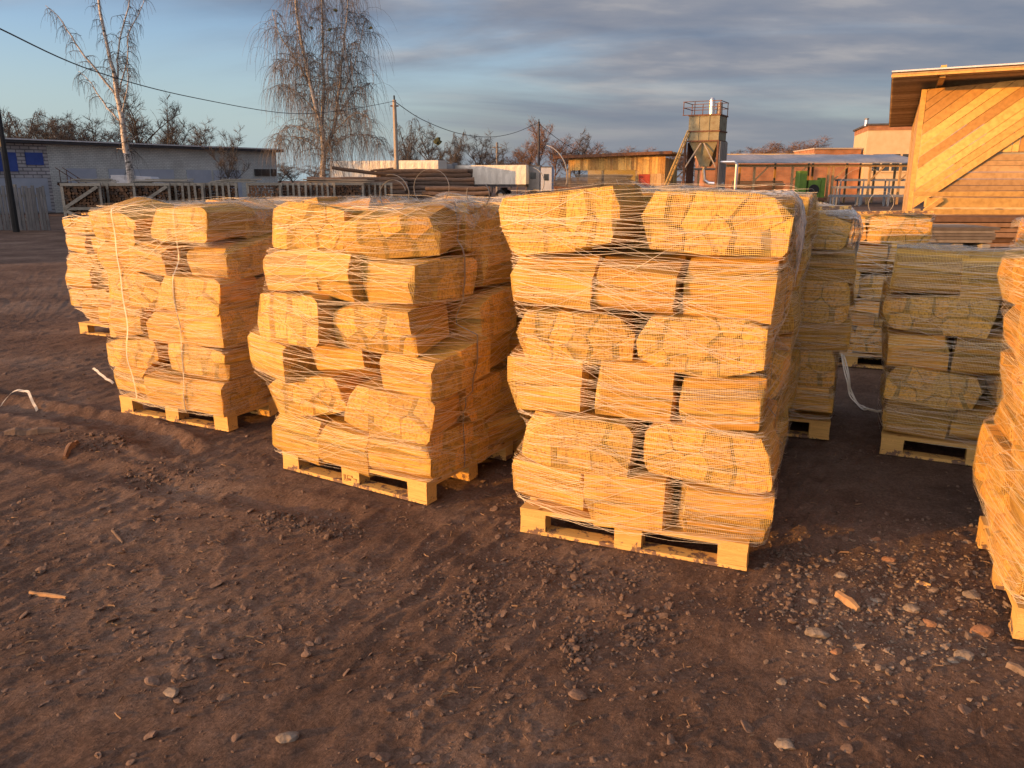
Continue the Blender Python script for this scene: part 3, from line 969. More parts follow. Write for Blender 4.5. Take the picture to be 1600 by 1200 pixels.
def ribbon(pts, width_dir, w, mat, name, parent=None, label=None, cat=None, thick=0.0012):
    mb = MB(); vs = []; fs = []
    n = len(pts)
    for i, p in enumerate(pts):
        p = Vector(p); wd = Vector(width_dir[i] if isinstance(width_dir, list) else width_dir).normalized() * w / 2
        t = (Vector(pts[min(i + 1, n - 1)]) - Vector(pts[max(i - 1, 0)])).normalized()
        nn = t.cross(wd).normalized() * thick / 2
        vs += [p - wd - nn, p + wd - nn, p + wd + nn, p - wd + nn]
    for i in range(n - 1):
        for k in range(4):
            k2 = (k + 1) % 4
            fs.append((i * 4 + k, i * 4 + k2, (i + 1) * 4 + k2, (i + 1) * 4 + k))
    fs += [(3, 2, 1, 0), tuple((n - 1) * 4 + k for k in range(4))]
    o = mb.add(vs, fs).build(name, mat, parent, smooth=False)
    if label: tag(o, label, cat)
    return o


G1 = gp(1166, 893); G2 = gp(667, 790); G3 = gp(357, 675); G4 = gp(179, 526); GA = gp(1295, 688); GC = gp(1374, 709); GD = gp(1583, 998)
A1, A2, A3 = -22, -31, -26


def behind(p, ang, d=1.08, shift=0.0):
    a = R_(ang)
    return (p[0] - math.sin(a) * d + math.cos(a) * shift, p[1] + math.cos(a) * d + math.sin(a) * shift)


S1 = stack(G1, A1, 'biggest stack right of centre', 6, 1.35, 11, wrap=1.0, cross=90, film=0.14, hs=1.085)
S2 = stack(G2, A2, 'middle stack topped by strap loops', 6, 2.4, 12, wrap=0.75, cross=50, film=0.22, hs=1.02)
S3 = stack(G3, A3, 'bright stack left of the middle one', 6, 2.2, 13, wrap=1.1, cross=70, film=0.35, hs=1.0)
SD = stack(GD, A1, 'sunlit stack cut by right edge', 6, 1.5, 14, wrap=1.0, cross=40, film=False, near_is='left', hs=0.90)
S4 = stack(gp(236, 533), A1 - 1, 'half hidden leftmost stack', 6, 1.2, 15, detail=False, wrap=0.9, cross=20, film=0.3, hs=0.84, width=0.003)
SA = stack(GA, A1 + 3, 'shaded stack just right of the biggest', 6, 1.5, 16, wrap=1.0, cross=60, film=0.2, hs=0.98)
SCs = stack(GC, A1 - 4, 'shaded stack before the right edge', 5, 1.4, 17, wrap=1.1, cross=20, film=0.3, near_is='left', hs=0.97, top_a=False)
SB = stack(gp(1428, 581), A1, 'distant shaded stack with bare top boards', 5, 1.0, 18, detail=False, wrap=0.8, cross=10, film=0.5, hs=1.10, width=0.003)
SE = stack((4.6, 7.0), A1 - 3, 'far right stack under greenish film', 5, 1.0, 19, detail=False, wrap=0.8, cross=10, film=True, near_is='left', hs=1.06, width=0.003)
r1 = stack(behind(G1, A1, 1.12, 0.03), A1 - 1, 'stack hidden behind the biggest', 6, 1.2, 21, detail=False, wrap=0.8, cross=40, film=0.1, hs=1.085)
r2 = stack(behind(G2, A2, 1.10, 0.02), A2 + 2, 'stack hidden behind the middle one', 6, 1.4, 22, detail=False, wrap=0.6, cross=20, film=0.1, hs=1.03)
r3 = stack(behind(G3, A3, 1.12, 0.06), A3, 'stack hidden behind the left one', 6, 1.4, 23, detail=False, wrap=0.8, cross=20, film=0.2, hs=1.0)
# ------------------------------------------------------------------ straps, film knots, odd boards on and by the stacks
def curl(center, r, turns, axis_ang, grow=0.0, w=0.012, n=40, start=0.0, tilt=0.0):
    pts = []
    ax = Vector((math.cos(axis_ang), math.sin(axis_ang), 0)); up = Vector((0, 0, 1)); nn = ax.cross(up)
    for i in range(n):
        t = start + turns * 2 * math.pi * i / (n - 1)
        rr = r * (1 + grow * i / n)
        pts.append(Vector(center) + ax * rr * math.cos(t) + up * rr * math.sin(t) + nn * (0.03 * i / n) + ax * tilt * math.sin(t))
    return pts, nn


def top_of(T, V, lx, ly, dz=0.0):
    q = V[(np.abs(V[:, 0] - lx) < 0.08) & (np.abs(V[:, 1] - ly) < 0.08)]
    z = q[:, 2].max() if len(q) else V[:, 2].max()
    return T @ Vector((lx, ly, z + dz))


def strap_curl(T, V, lx, ly, r, turns, ang, label, start=-1.5, grow=0.0, mat='strap', w=0.014):
    base = top_of(T, V, lx, ly)
    pts, nn = curl(base + Vector((0, 0, r * 0.95)), r, turns, R_(ang), grow, start=start)
    return ribbon(pts, nn, w, M[mat], 'strap_loop', None, label, 'strap')


T1, V1, W1 = S1; T2, V2, W2 = S2; T3, V3, W3 = S3; TB, VB, _ = SB; TE, VE, _ = SE
strap_curl(T2, V2, 0.55, 0.60, 0.085, 1.25, -20, 'left curled end of grey strap standing on the middle stack', 0.3, 0.5)
strap_curl(T2, V2, 0.93, 0.50, 0.10, 1.1, -10, 'wide curled strap loop on top of the middle stack', -2.2, 0.15)
strap_curl(T2, V2, 1.10, 0.75, 0.085, 0.7, -25, 'thin half loop of strap right of the wide loop', -3.6, 0.0)
strap_curl(r2[0], r2[1], 1.0, 0.5, 0.10, 0.3, -30, 'short bent strap end behind the middle stack', -0.6, 0.0, 'palestrap')
strap_curl(r2[0], r2[1], 1.22, 0.2, 0.20, 0.25, -30, 'tall bent strap end left of the biggest stack', -0.3, 0.0, 'palestrap')
strap_curl(TB, VB, 0.55, 0.45, 0.24, 0.42, -20, 'wide pale strap arch over the distant shaded stack', 0.5, 0.0, 'palestrap', 0.02)
strap_curl(TB, VB, 0.75, 0.55, 0.11, 0.8, -20, 'small pale strap loop under the wide arch', -0.8, 0.2, 'palestrap', 0.02)
strap_curl(TE, VE, 0.35, 0.1, 0.13, 0.8, -20, 'dark strap ring on the greenish film', -1.2, 0.0, 'strap', 0.02)


def band(stk, lx, label, mat='strap', face='y', w=0.013, zlo=0.02):
    """packing strap running up the front of a stack, over its top and down the back"""
    T, V, wr = stk
    pts = []
    root, pos, topz, ze = wr
    zs = np.arange(0.14, ze, 0.05)
    for z in zs:
        q = V[(np.abs(V[:, 0] - lx) < 0.10) & (np.abs(V[:, 2] - z) < 0.06)]
        y = q[:, 1].min() if len(q) else 0.0
        pts.append(Vector((lx, min(y, 0.02) - 0.010, z)))
    ys = np.linspace(0.0, 1.0, 18)
    for y in ys:
        pts.append(Vector((lx, y, float(topz(np.array([lx]), np.array([y]))[0]) + 0.012)))
    for z in zs[::-1]:
        q = V[(np.abs(V[:, 0] - lx) < 0.10) & (np.abs(V[:, 2] - z) < 0.06)]
        y = q[:, 1].max() if len(q) else 1.0
        pts.append(Vector((lx, max(y, 0.98) + 0.010, z)))
    for _ in range(3):
        P2 = list(pts)
        for i in range(1, len(pts) - 1):
            m_ = (pts[i - 1] + pts[i + 1]) / 2
            q = (pts[i] + m_) / 2
            if i < len(zs): q.y = min(q.y, pts[i].y + 0.004)
            P2[i] = q
        pts = P2
    pts = [T @ p for p in pts]
    wd = (T.to_3x3() @ Vector((1, 0, 0)))
    return ribbon(pts, wd, w, M[mat], 'packing_strap', None, label, 'strap')


def corner_drape(stk, label, seed=3):
    """bunched whitish net hanging over the rear right top corner"""
    T, V, wr = stk; root, pos, topz, ze = wr
    vs = []; fs = []; nu, nv_ = 26, 12
    rng = random.Random(seed)
    for i in range(nu):
        q = i / (nu - 1); y = 0.22 + q * 0.95; x = PW + 0.06
        if y > 1.06: x -= (y - 1.06) * 2.0; y = 1.06
        zt = float(topz(np.array([min(x, 1.2)]), np.array([min(y, 1.0)]))[0]) + 0.012
        drop = (0.10 + 0.34 * math.sin(math.pi * min(1, q * 0.75 + 0.12)) ** 2) * (0.9 + 0.2 * math.sin(i * 1.9))
        for j in range(nv_):
            t = j / (nv_ - 1)
            if t < 0.3: px_ = x - 0.22 * (1 - t / 0.3); pz = zt + 0.012 * math.sin(i * 1.1)
            else: px_ = x + 0.012 + 0.022 * math.sin((t - .3) * 4) + 0.006 * math.sin(i * 2.3 + j); pz = zt - drop * (t - 0.3) / 0.7
            vs.append((px_, y + 0.01 * math.sin(j * 1.3 + i), pz))
    for i in range(nu - 1):
        for j in range(nv_ - 1):
            a = i * nv_ + j; fs.append((a, a + nv_, a + nv_ + 1, a + 1))
    MB().add(vs, fs).build('gathered_corner', M['film2'], root, smooth=True)


def film2():
    m, nt, N, L, B = newmat('bunched_net')
    tc = N.new('ShaderNodeTexCoord'); mp = N.new('ShaderNodeMapping'); mp.inputs['Scale'].default_value = (30, 30, 5)
    L.new(tc.outputs['Object'], mp.inputs[0])
    n = N.new('ShaderNodeTexNoise'); n.inputs['Scale'].default_value = 1.0; n.inputs['Detail'].default_value = 8; n.inputs['Distortion'].default_value = 1.0; L.new(mp.outputs[0], n.inputs['Vector'])
    mr = N.new('ShaderNodeMapRange'); mr.inputs[1].default_value = 0.40; mr.inputs[2].default_value = 0.62; mr.inputs[3].default_value = 0.12; mr.inputs[4].default_value = 0.85
    L.new(n.outputs[0], mr.inputs[0]); L.new(mr.outputs[0], B.inputs['Alpha'])
    B.inputs['Base Color'].default_value = (0.62, 0.63, 0.62, 1); B.inputs['Roughness'].default_value = 0.5
    bp = N.new('ShaderNodeBump'); bp.inputs['Strength'].default_value = 0.8; bp.inputs['Distance'].default_value = 0.01; L.new(n.outputs[0], bp.inputs['Height']); L.new(bp.outputs[0], B.inputs['Normal'])
    return m


M['film2'] = film2()
corner_drape(S1, '')
corner_drape(SA, '', 5)

# faint burnt mark on the middle block of the middle pallet
T2i = S2[0]
for ch in [o for o in COL.objects if o.parent is not None and o.parent.get('label') == 'new pine pallet carrying the middle stack topped by strap loops' and o.name.startswith('block')]:
    c_ = sum((Vector(v.co) for v in ch.data.vertices), Vector()) / len(ch.data.vertices)
    if abs(c_.x - 0.6) < 0.01 and c_.y < 0.1:
        mb = MB()
        y_ = c_.y - 0.0515
        for (x0, z0, x1, z1) in ((-.055, -.028, -.052, .008), (-.055, -.031, -.02, -.028), (-.044, -.022, -.040, .008), (-.028, -.022, -.025, .004), (-.024, .004, .012, .007), (.012, -.004, .016, .010), (-.018, -.026, .004, -.012), (.024, -.010, .046, -.006)):
            mb.box((c_.x + (x0 + x1) / 2, y_, c_.z + (z0 + z1) / 2), (x1 - x0, 0.002, z1 - z0))
        mb.build('burnt_mark', M['stamp'], ch)

band(S3, 0.20, 'left vertical strap on the stack left of the middle one', 'palestrap')
band(S3, 0.86, 'right vertical strap on the stack left of the middle one')


def side_band(stk, ly, label, mat='strap', w=0.013):
    T, V, wr = stk
    pts = []
    root, pos, topz, ze = wr
    zs = np.arange(0.14, ze, 0.05)
    for z in zs:
        q = V[(np.abs(V[:, 1] - ly) < 0.10) & (np.abs(V[:, 2] - z) < 0.06)]
        x = q[:, 0].max() if len(q) else PW
        pts.append(Vector((max(x, 1.19) + 0.010, ly, z)))
    for x in np.linspace(PW, 0.0, 20):
        pts.append(Vector((x, ly, float(topz(np.array([x]), np.array([ly]))[0]) + 0.012)))
    for z in zs[::-1]:
        q = V[(np.abs(V[:, 1] - ly) < 0.10) & (np.abs(V[:, 2] - z) < 0.06)]
        x = q[:, 0].min() if len(q) else 0
        pts.append(Vector((min(x, 0.01) - 0.010, ly, z)))
    pts = [T @ p for p in pts]
    return ribbon(pts, T.to_3x3() @ Vector((0, 1, 0)), w, M[mat], 'packing_strap', None, label, 'strap')


side_band(S2, 0.34, 'vertical strap down the side of the middle stack')
side_band(S1, 0.42, 'vertical strap down the side of the biggest stack')


def lying_board(T, V, lx, ly, L, rz, label, mat='pallet', w=0.1, th=0.025, dz=0.03):
    p = top_of(T, V, lx, ly, dz)
    o = MB().box((0, 0, 0), (L, w, th), jit=0.002).build('loose_board', M[mat])
    o.location = p; o.rotation_euler = (0, R_(-2), T.to_euler().z + R_(rz))
    return tag(o, label, 'board')


lying_board(SA[0], SA[1], 0.95, 0.25, 0.5, 0, 'bare board on the shaded stack right of the biggest')
lying_board(TB, VB, 0.55, 0.15, 0.75, 3, 'left bare board on the distant shaded stack')
lying_board(TB, VB, 1.0, 0.4, 0.45, -4, 'right bare board on the distant shaded stack')
lying_board(S4[0], S4[1], 0.35, 0.3, 0.7, 0, 'bare board topping the half hidden leftmost stack')

# white rope trailing beside the shaded stack
pA = gp(1318, 612); rp = []
for (px, py, z) in [(1315, 555, 0.33), (1322, 590, 0.19), (1326, 612, 0.08), (1338, 632, 0.012), (1352, 640, 0.012), (1372, 643, 0.012), (1388, 640, 0.012)]:
    rp.append(gp(px, py, z))


def smooth_path(P, n=6):
    out = []
    for i in range(len(P) - 1):
        p0 = P[max(i - 1, 0)]; p1 = P[i]; p2 = P[i + 1]; p3 = P[min(i + 2, len(P) - 1)]
        for k in range(n):
            t = k / n
            out.append(0.5 * ((2 * p1) + (p2 - p0) * t + (2 * p0 - 5 * p1 + 4 * p2 - p3) * t * t + (3 * p1 - p0 - 3 * p2 + p3) * t ** 3))
    out.append(P[-1]); return out


mb = MB()
for k in range(3):
    mb.tube([p + Vector((0.012 * k, 0.01 * math.sin(i * .5 + k), 0.008 * math.cos(i * .7 + k * 2) + .004)) for i, p in enumerate(smooth_path(rp))], 0.006, 6)
tag(mb.build('rope', M['thread'], smooth=True), 'white rope trailing on mud beside the shaded stacks', 'rope')

for (pl, lab) in (([(145, 575), (155, 586), (166, 596), (177, 600)], 'short pale strap strip left of the leftmost big pallet'),
                  ([(0, 627), (18, 620), (42, 620), (50, 628), (57, 635)], 'bent pale strap strip at the left edge')):
    P = smooth_path([gp(*p) for p in pl]); n = len(P)
    P = [Vector((p.x, p.y, gz(p.x, p.y) + 0.012 + 0.035 * math.sin(math.pi * i / n))) for i, p in enumerate(P)]
    ribbon(P, Vector((0.2, 0.9, 0.35)), 0.028, M['palestrap'], 'strap_strip', None, lab, 'strap', 0.002)

# ------------------------------------------------------------------ stones, clods and chips on the ground
import bmesh


def rock_mesh(rng, n=2, flat=0.6, rough=0.25):
    bm = bmesh.new(); bmesh.ops.create_icosphere(bm, subdivisions=n, radius=1.0)
    offs = [(Vector((rng.gauss(0, 1), rng.gauss(0, 1), rng.gauss(0, 1))).normalized(), rng.uniform(0.55, 0.95)) for _ in range(7)]
    for v in bm.verts:
        p = v.co.copy()
        for d, c in offs:
            k = p.dot(d)
            if k > c: p -= d * (k - c)
        p *= 1 + rng.uniform(-rough, rough) * 0.15
        v.co = Vector((p.x, p.y * 0.8, p.z * flat))
    vs = [tuple(v.co) for v in bm.verts]; bm.verts.index_update(); fs = [tuple(v.index for v in f.verts) for f in bm.faces]; bm.free()
    return vs, fs


def scatter(name, mat, count, sampler, size, label, seed, n=1, flat=0.55, rough=0.6, cat='debris'):
    rng = random.Random(seed)
    protos = [rock_mesh(rng, n, flat, rough) for _ in range(8)]
    V = []; Fs = []
    k = 0; tries = 0
    while k < count and tries < count * 20:
        tries += 1
        q = sampler(rng)
        if q is None: continue
        x, y = q
        s = size(rng)
        vs, fs = protos[rng.randrange(8)]
        R = Euler((rng.gauss(0, .3), rng.gauss(0, .3), rng.uniform(0, 6.28))).to_matrix()
        sx = s * rng.uniform(0.7, 1.4)
        z0 = gz(x, y) + s * flat * rng.uniform(0.0, 0.5)
        b = len(V)
        for v in vs:
            p = R @ Vector((v[0] * sx, v[1] * s, v[2] * s)); V.append((x + p.x, y + p.y, z0 + p.z))
        Fs += [tuple(i + b for i in f) for f in fs]; k += 1
    me = bpy.data.meshes.new(name); me.from_pydata(V, [], Fs); me.materials.append(mat); me.update()
    return tag(link(me, name), label, cat, kind='stuff')


def s_gravel(rng):
    px = rng.gauss(1400, 110); py = rng.gauss(925, 65)
    if py < 800 or px > 1640 or px < 1150: return None
    if rng.random() < 0.2: px = rng.uniform(1200, 1600); py = rng.uniform(830, 1120)
    p = gp(px, py); return p.x, p.y


def s_clods(rng):
    px = rng.uniform(-60, 1660); py = rng.uniform(480, 1260) if rng.random() < .5 else rng.uniform(640, 1100)
    p = gp(px, py)
    d = float(fbm(np.array([p.x * 0.9 + 4]), np.array([p.y * 0.9]), 3, 44)[0])
    if d < rng.uniform(-0.25, 0.25): return None
    return p.x, p.y


def s_clods_mid(rng):
    px = rng.gauss(900, 170); py = rng.gauss(925, 40)
    p = gp(px, py); return p.x, p.y


scatter('gravel', M['stone'], 1500, s_gravel, lambda r: min(0.026, 0.004 + r.expovariate(1 / 0.0048)), 'scattered small grey and orange gravel on the mud at right', 5, 1, cat='gravel')
scatter('mud_clods', M['clod'], 2600, s_clods, lambda r: min(0.02, 0.003 + r.expovariate(1 / 0.0035)), 'small crumbs of dried mud over the yard', 6, 1, cat='mud crumbs')
scatter('mud_crumbs', M['clod'], 900, s_clods_mid, lambda r: min(0.026, 0.004 + r.expovariate(1 / 0.004)), 'crumbled mud ridges in front of the biggest stack', 8, 1, cat='mud crumbs')

def fibres(name, count, sampler, seed, label):
    rng = random.Random(seed); V = []; Fs = []
    for _ in range(count):
        q = None
        while q is None: q = sampler(rng)
        x, y = q; a = rng.gauss(R_(50), 0.7); L = rng.uniform(0.012, 0.06); w = rng.uniform(0.001, 0.0035)
        d = Vector((math.cos(a), math.sin(a), rng.gauss(0, .12))); sd = Vector((-d.y, d.x, 0.5))
        z = gz(x, y) + 0.004; b_ = len(V); bend = Vector((rng.gauss(0, .15), rng.gauss(0, .15), 0.08)) * L
        for t in (-.5, 0, .5):
            p = Vector((x, y, z)) + d * L * t + bend * (1 - 4 * t * t)
            V += [p - sd * w, p + sd * w, p + Vector((0, 0, w * 1.6))]
        for r in (0, 3):
            for k in range(3):
                k2 = (k + 1) % 3; Fs.append((b_ + r + k, b_ + r + k2, b_ + r + 3 + k2, b_ + r + 3 + k))
    me = bpy.data.meshes.new(name); me.from_pydata([tuple(v) for v in V], [], Fs); me.materials.append(M['fibre']); me.update()
    return tag(link(me, name), label, 'wood shreds', kind='stuff')


def s_heaps(rng):
    px, py, sx, sy = rng.choice(((515, 822, 30, 9), (440, 812, 25, 9), (850, 880, 45, 18), (930, 905, 50, 14), (1000, 985, 30, 20), (905, 1010, 18, 32), (745, 965, 10, 30), (250, 745, 40, 10), (140, 690, 35, 8), (1240, 870, 30, 10), (1230, 930, 40, 20)))
    p = gp(rng.gauss(px, sx), rng.gauss(py, sy)); return p.x, p.y


scatter('mud_heaps', M['clod'], 1500, s_heaps, lambda r: min(0.03, 0.005 + r.expovariate(1 / 0.006)), 'small heaps of broken mud clods in front of the pallets', 64, 1, flat=0.6, cat='mud clods')
M['fibre'] = simple('wood_shreds', [(0.12, 0.08, 0.05), (0.30, 0.20, 0.12)], 9, rough=0.9)
fibres('wood_shreds', 500, s_clods, 77, 'fine wood shreds and bark bits trodden into the mud')
scatter('mud_flakes', M['clod'], 1600, s_clods, lambda r: min(0.035, 0.006 + r.expovariate(1 / 0.006)), 'flat flakes of dried mud all over the yard', 61, 2, flat=0.28, cat='mud flakes')
STONES = [(1277, 991, 30, 'yellowish rough stone below the gravel patch'), (1390, 872, 20, 'rounded orange stone in the gravel'),
          (1368, 842, 15, 'small orange stone at the edge of the shadow'), (1507, 1022, 24, 'pale angular stone low at right'),
          (1489, 1029, 15, 'small pale stone touching a larger angular one'), (1228, 1164, 24, 'smooth pale pebble near the bottom edge'),
          (1424, 948, 22, 'grey pointed stone in the middle of the gravel'), (1450, 970, 20, 'orange and grey stone below the pointed one'),
          (1370, 935, 17, 'light round stone beside the wood chunk'), (1518, 928, 22, 'flat stone near the right stack'),
          (1307, 1018, 16, 'brown round stone left of the gravel'), (1535, 982, 28, 'broad flat reddish stone by the right stack'),
          (1222, 1062, 15, 'small grey stone in the lower middle right'), (1313, 900, 18, 'pale flat chip stone at the shadow edge'),
          (268, 1080, 20, 'pale clod at lower left'), (450, 1152, 26, 'grey flat clod at the bottom left')]
for i, (px, py, w, lab) in enumerate(STONES):
    rng = random.Random(70 + i)
    p = gp(px, py); s = w / F * math.hypot(p.y, CAMH) / 2 * 1.15
    vs, fs = rock_mesh(rng, 2, 0.62, 0.5)
    mb = MB().add([(v[0] * s * 1.15, v[1] * s, v[2] * s) for v in vs], fs)
    o = mb.build('stone', simple('stone_%s' % ('warm' if 'orange' in lab or 'brown' in lab or 'red' in lab else 'pale'), [(0.20, 0.10, 0.055), (0.32, 0.19, 0.11)] if ('orange' in lab or 'brown' in lab or 'red' in lab) else [(0.11, 0.09, 0.07), (0.27, 0.23, 0.19)], 14, rough=0.85, bump=0.5))
    o.location = (p.x, p.y, gz(p.x, p.y) + s * 0.12); o.rotation_euler = (0, 0, rng.uniform(-0.6, 0.6))
    tag(o, lab, 'stone')

M['trodden'] = simple('muddy_board', [(0.09, 0.065, 0.05), (0.20, 0.15, 0.115)], 9, rough=0.95, bump=0.4)
M['chip'] = simple('old_chip', [(0.24, 0.14, 0.07), (0.42, 0.27, 0.14)], 20, rough=0.9)
for (x0, y0, x1, y1, w, lab, mt) in [(1308, 928, 1342, 950, 0.045, 'split wood chunk lying in the gravel', 'chip'), (46, 923, 103, 933, 0.018, 'long thin wood splinter on the mud at left', 'chip'),
                                 (1432, 910, 1454, 914, 0.02, 'small pale wood chip in the gravel', 'pallet'), (1575, 1036, 1612, 1056, 0.035, 'grey wood chunk at the right edge', 'stone'),
                                 (8, 678, 95, 672, 0.07, 'old grey board trodden into the mud at left', 'trodden'), (175, 830, 192, 848, 0.014, 'small dark stick at left', 'trodden'),
                                 (120, 690, 100, 712, 0.05, 'torn slab of bark at left', 'bark')]:
    a = gp(x0, y0); b = gp(x1, y1)
    rng = random.Random(int(x0))
    n = 6; vs = []; fs = []
    d = (b - a); side = Vector((-d.y, d.x, 0)).normalized()
    for i in range(n):
        t = i / (n - 1); p = a + d * t; z = gz(p.x, p.y)
        k = w * (0.55 + 0.45 * math.sin(math.pi * (0.15 + 0.8 * t))) * rng.uniform(0.85, 1.1) / 2
        vs += [p + side * k + Vector((0, 0, z)), p + side * k * 0.4 + Vector((0, 0, z + k * 1.3 + .004)), p - side * k * 0.6 + Vector((0, 0, z + k * 1.1 + .004)), p - side * k + Vector((0, 0, z))]
    for i in range(n - 1):
        for k in range(4):
            k2 = (k + 1) % 4; fs.append((i * 4 + k, i * 4 + k2, (i + 1) * 4 + k2, (i + 1) * 4 + k))
    fs += [(3, 2, 1, 0), tuple((n - 1) * 4 + k for k in range(4))]
    tag(MB().add(vs, fs).build('wood_chip', M[mt]), lab, 'wood chip')


# ------------------------------------------------------------------ facades
class Facade:
    def __init__(s, px, Y, ang):
        d = ray(px, HZ); t = Y / d.y
        s.o = Vector((d.x * t, Y, 0)); s.a = R_(ang); s.deg = ang
        s.u = Vector((math.cos(s.a), math.sin(s.a), 0)); s.n = Vector((-math.sin(s.a), math.cos(s.a), 0))

    def uv(s, px, py):
        d = ray(px, py); c = Vector((0, 0, CAMH))
        t = (s.o - c).dot(s.n) / d.dot(s.n)
        p = c + d * t
        return (p - s.o).dot(s.u), p.z

    def root(s, name, label, cat, group=None):
        return thing(name, label, cat, s.o, s.a, group)


def rect(f, x0, y0, x1, y1):
    u0, za = f.uv(x0, y0); u1, zb = f.uv(x1, y1)
    return min(u0, u1), min(za, zb), max(u0, u1), max(za, zb)


# long grey brick building at left
f = Facade(-60, 44.0, 0)
pr = at(432, HZ, 61.8); f.a = math.atan2(pr.y - f.o.y, pr.x - f.o.x); f = Facade(-60, 44.0, math.degrees(f.a))
b = f.root('brick_warehouse', 'long low grey brick building with blue left end', 'building')
Lw = f.uv(431, 240)[0]; Hw = f.uv(431, 238)[1]
ubl = f.uv(74, 240)[0]
MB().box((Lw / 2 + ubl / 2, 4, Hw / 2), (Lw - ubl, 8, Hw)).build('wall', M['greybrick'], b)
MB().box((ubl / 2, 4.002, Hw / 2 - 0.01), (ubl - 0.004, 8.0, Hw - 0.02)).build('white_brick_wall', M['whitebrick'], b)
MB().box((Lw / 2, 3.9, Hw + 0.12), (Lw + 0.5, 9.0, 0.24)).build('roof', M['roofdark'], b)
MB().box((Lw / 2, -0.64, Hw + 0.19), (Lw + 0.5, 0.05, 0.07)).build('gutter', M['whitemetal'], b)
for (x0, x1) in ((102, 151), (168, 196), (204, 272), (290, 330), (332, 376)):
    r_ = rect(f, x0, 258, x1, 279)
    MB().box(((r_[0] + r_[2]) / 2, -0.03, 1.5), (r_[2] - r_[0], 0.06, 2.15)).build('plaster_panel', M['palepanel'], b)
for (x0, x1, y0, y1) in ((-60, 28, 236, 268), (38, 68, 238, 258)):
    r_ = rect(f, x0, y0, x1, y1)
    MB().box(((r_[0] + r_[2]) / 2, -0.04, (r_[1] + r_[3]) / 2), (r_[2] - r_[0], 0.08, r_[3] - r_[1])).build('blue_panel', M['bluepaint'], b)
u0 = f.uv(-60, 270)[0]; u1 = f.uv(72, 270)[0]
MB().box(((u0 + u1) / 2, -0.03, 1.05), (u1 - u0, 0.05, 1.9)).build('plaster_base', M['palepanel'], b)
for (x0, x1) in ((397, 421), (423, 431)):
    r_ = rect(f, x0, 264, x1, 275)
    w_ = MB().box(((r_[0] + r_[2]) / 2, -0.04, (r_[1] + r_[3]) / 2), (r_[2] - r_[0], 0.10, r_[3] - r_[1])).build('window', M['glass'], b)
# outdoor stair beside the blue end
st = thing('metal_stair', 'outdoor stair against the blue end of the brick building', 'stair', f.o + f.u * f.uv(82, 260)[0] - f.n * 0.9, f.a)
mb = MB()
for k in range(8): mb.box((0.28 * k, 0, 1.75 - 0.2 * k), (0.28, 0.8, 0.04))
mb.build('steps', M['roofdark'], st)
for y_ in (-0.4, 0.4):
    MB().bar((-0.1, y_, 1.7), (2.1, y_, 0.2), 0.05, 0.14).build('stringer', M['rust'], st)
    q = MB().bar((-0.1, y_, 2.6), (2.1, y_, 1.1), 0.035)
    for k in range(4): q.bar((0.1 + 0.6 * k, y_, 1.6 - 0.43 * k), (0.1 + 0.6 * k, y_, 2.47 - 0.42 * k), 0.03)
    q.build('railing', M['rust'], st)

# long unseen shed at left, guessed and added to put the crates in shade
sh = thing('added_shade_shed', 'unseen long grey shed added beyond the left edge to cast shade', 'shed', (-27, 12.2, 0), R_(90))
MB().box((14, 4, 1.9), (28, 8, 3.8)).build('wall', M['greybrick'], sh)
MB().box((14, 4, 3.95), (29, 9, 0.3)).build('roof', M['roofdark'], sh)

# grey board fence
M['fencewood'] = simple('dark_fence_board', [(0.10, 0.105, 0.11), (0.20, 0.205, 0.21)], 6, (1, 1, 0.3), 0.9, rand=0.1)
f = Facade(-70, 31.0, 0)
b = f.root('board_fence', 'grey weathered board fence at the left edge', 'fence')
u1 = f.uv(68, 290)[0]
mb = MB(); x = 0; rng = random.Random(3)
while x < u1:
    w = rng.uniform(0.09, 0.13); h = 1.66 + rng.uniform(-.05, .05)
    mb.box((x, 0, h / 2 - 0.02), (w, 0.022, h), (0, rng.uniform(-.02, .02), 0)); x += w + rng.uniform(0.015, 0.05)
mb.build('boards', M['fencewood'], b)
for z in (0.4, 1.3): MB().box((u1 / 2, 0.04, z), (u1, 0.04, 0.09)).build('rail', M['oldwood'], b)
x = 0
while x < u1:
    MB().box((x, 0.09, 0.85), (0.09, 0.09, 1.75)).build('post', M['oldwood'], b); x += 2.2


# ------------------------------------------------------------------ firewood crates
def log_ends(w, h, rmin, rmax, depth, seed, yoff=0.0, z0=0.0):
    rng = random.Random(seed); mb = MB(); z = z0 + rmax; row = 0
    while z < z0 + h:
        x = -w / 2 + rng.uniform(0, rmax)
        while x < w / 2:
            r = rng.uniform(rmin, rmax); n = rng.choice((4, 5, 6)); a0 = rng.uniform(0, 3)
            yy = yoff + rng.uniform(-.03, .03)
            vs = [(x + r * math.cos(a0 + 6.283 * k / n), yy, z + r * math.sin(a0 + 6.283 * k / n)) for k in range(n)]
            vs += [(v[0], yy + depth, v[2]) for v in vs]
            fs = [tuple(range(n))] + [(k, (k + n), (k + 1) % n + n, (k + 1) % n) for k in range(n)]
            mb.add(vs, fs, rng.choice((0, 0, 1)))
            x += 2 * r * 0.93
        z += (rmin + rmax) * 0.84; row += 1
    return mb


CW, CH = 1.3, 1.78


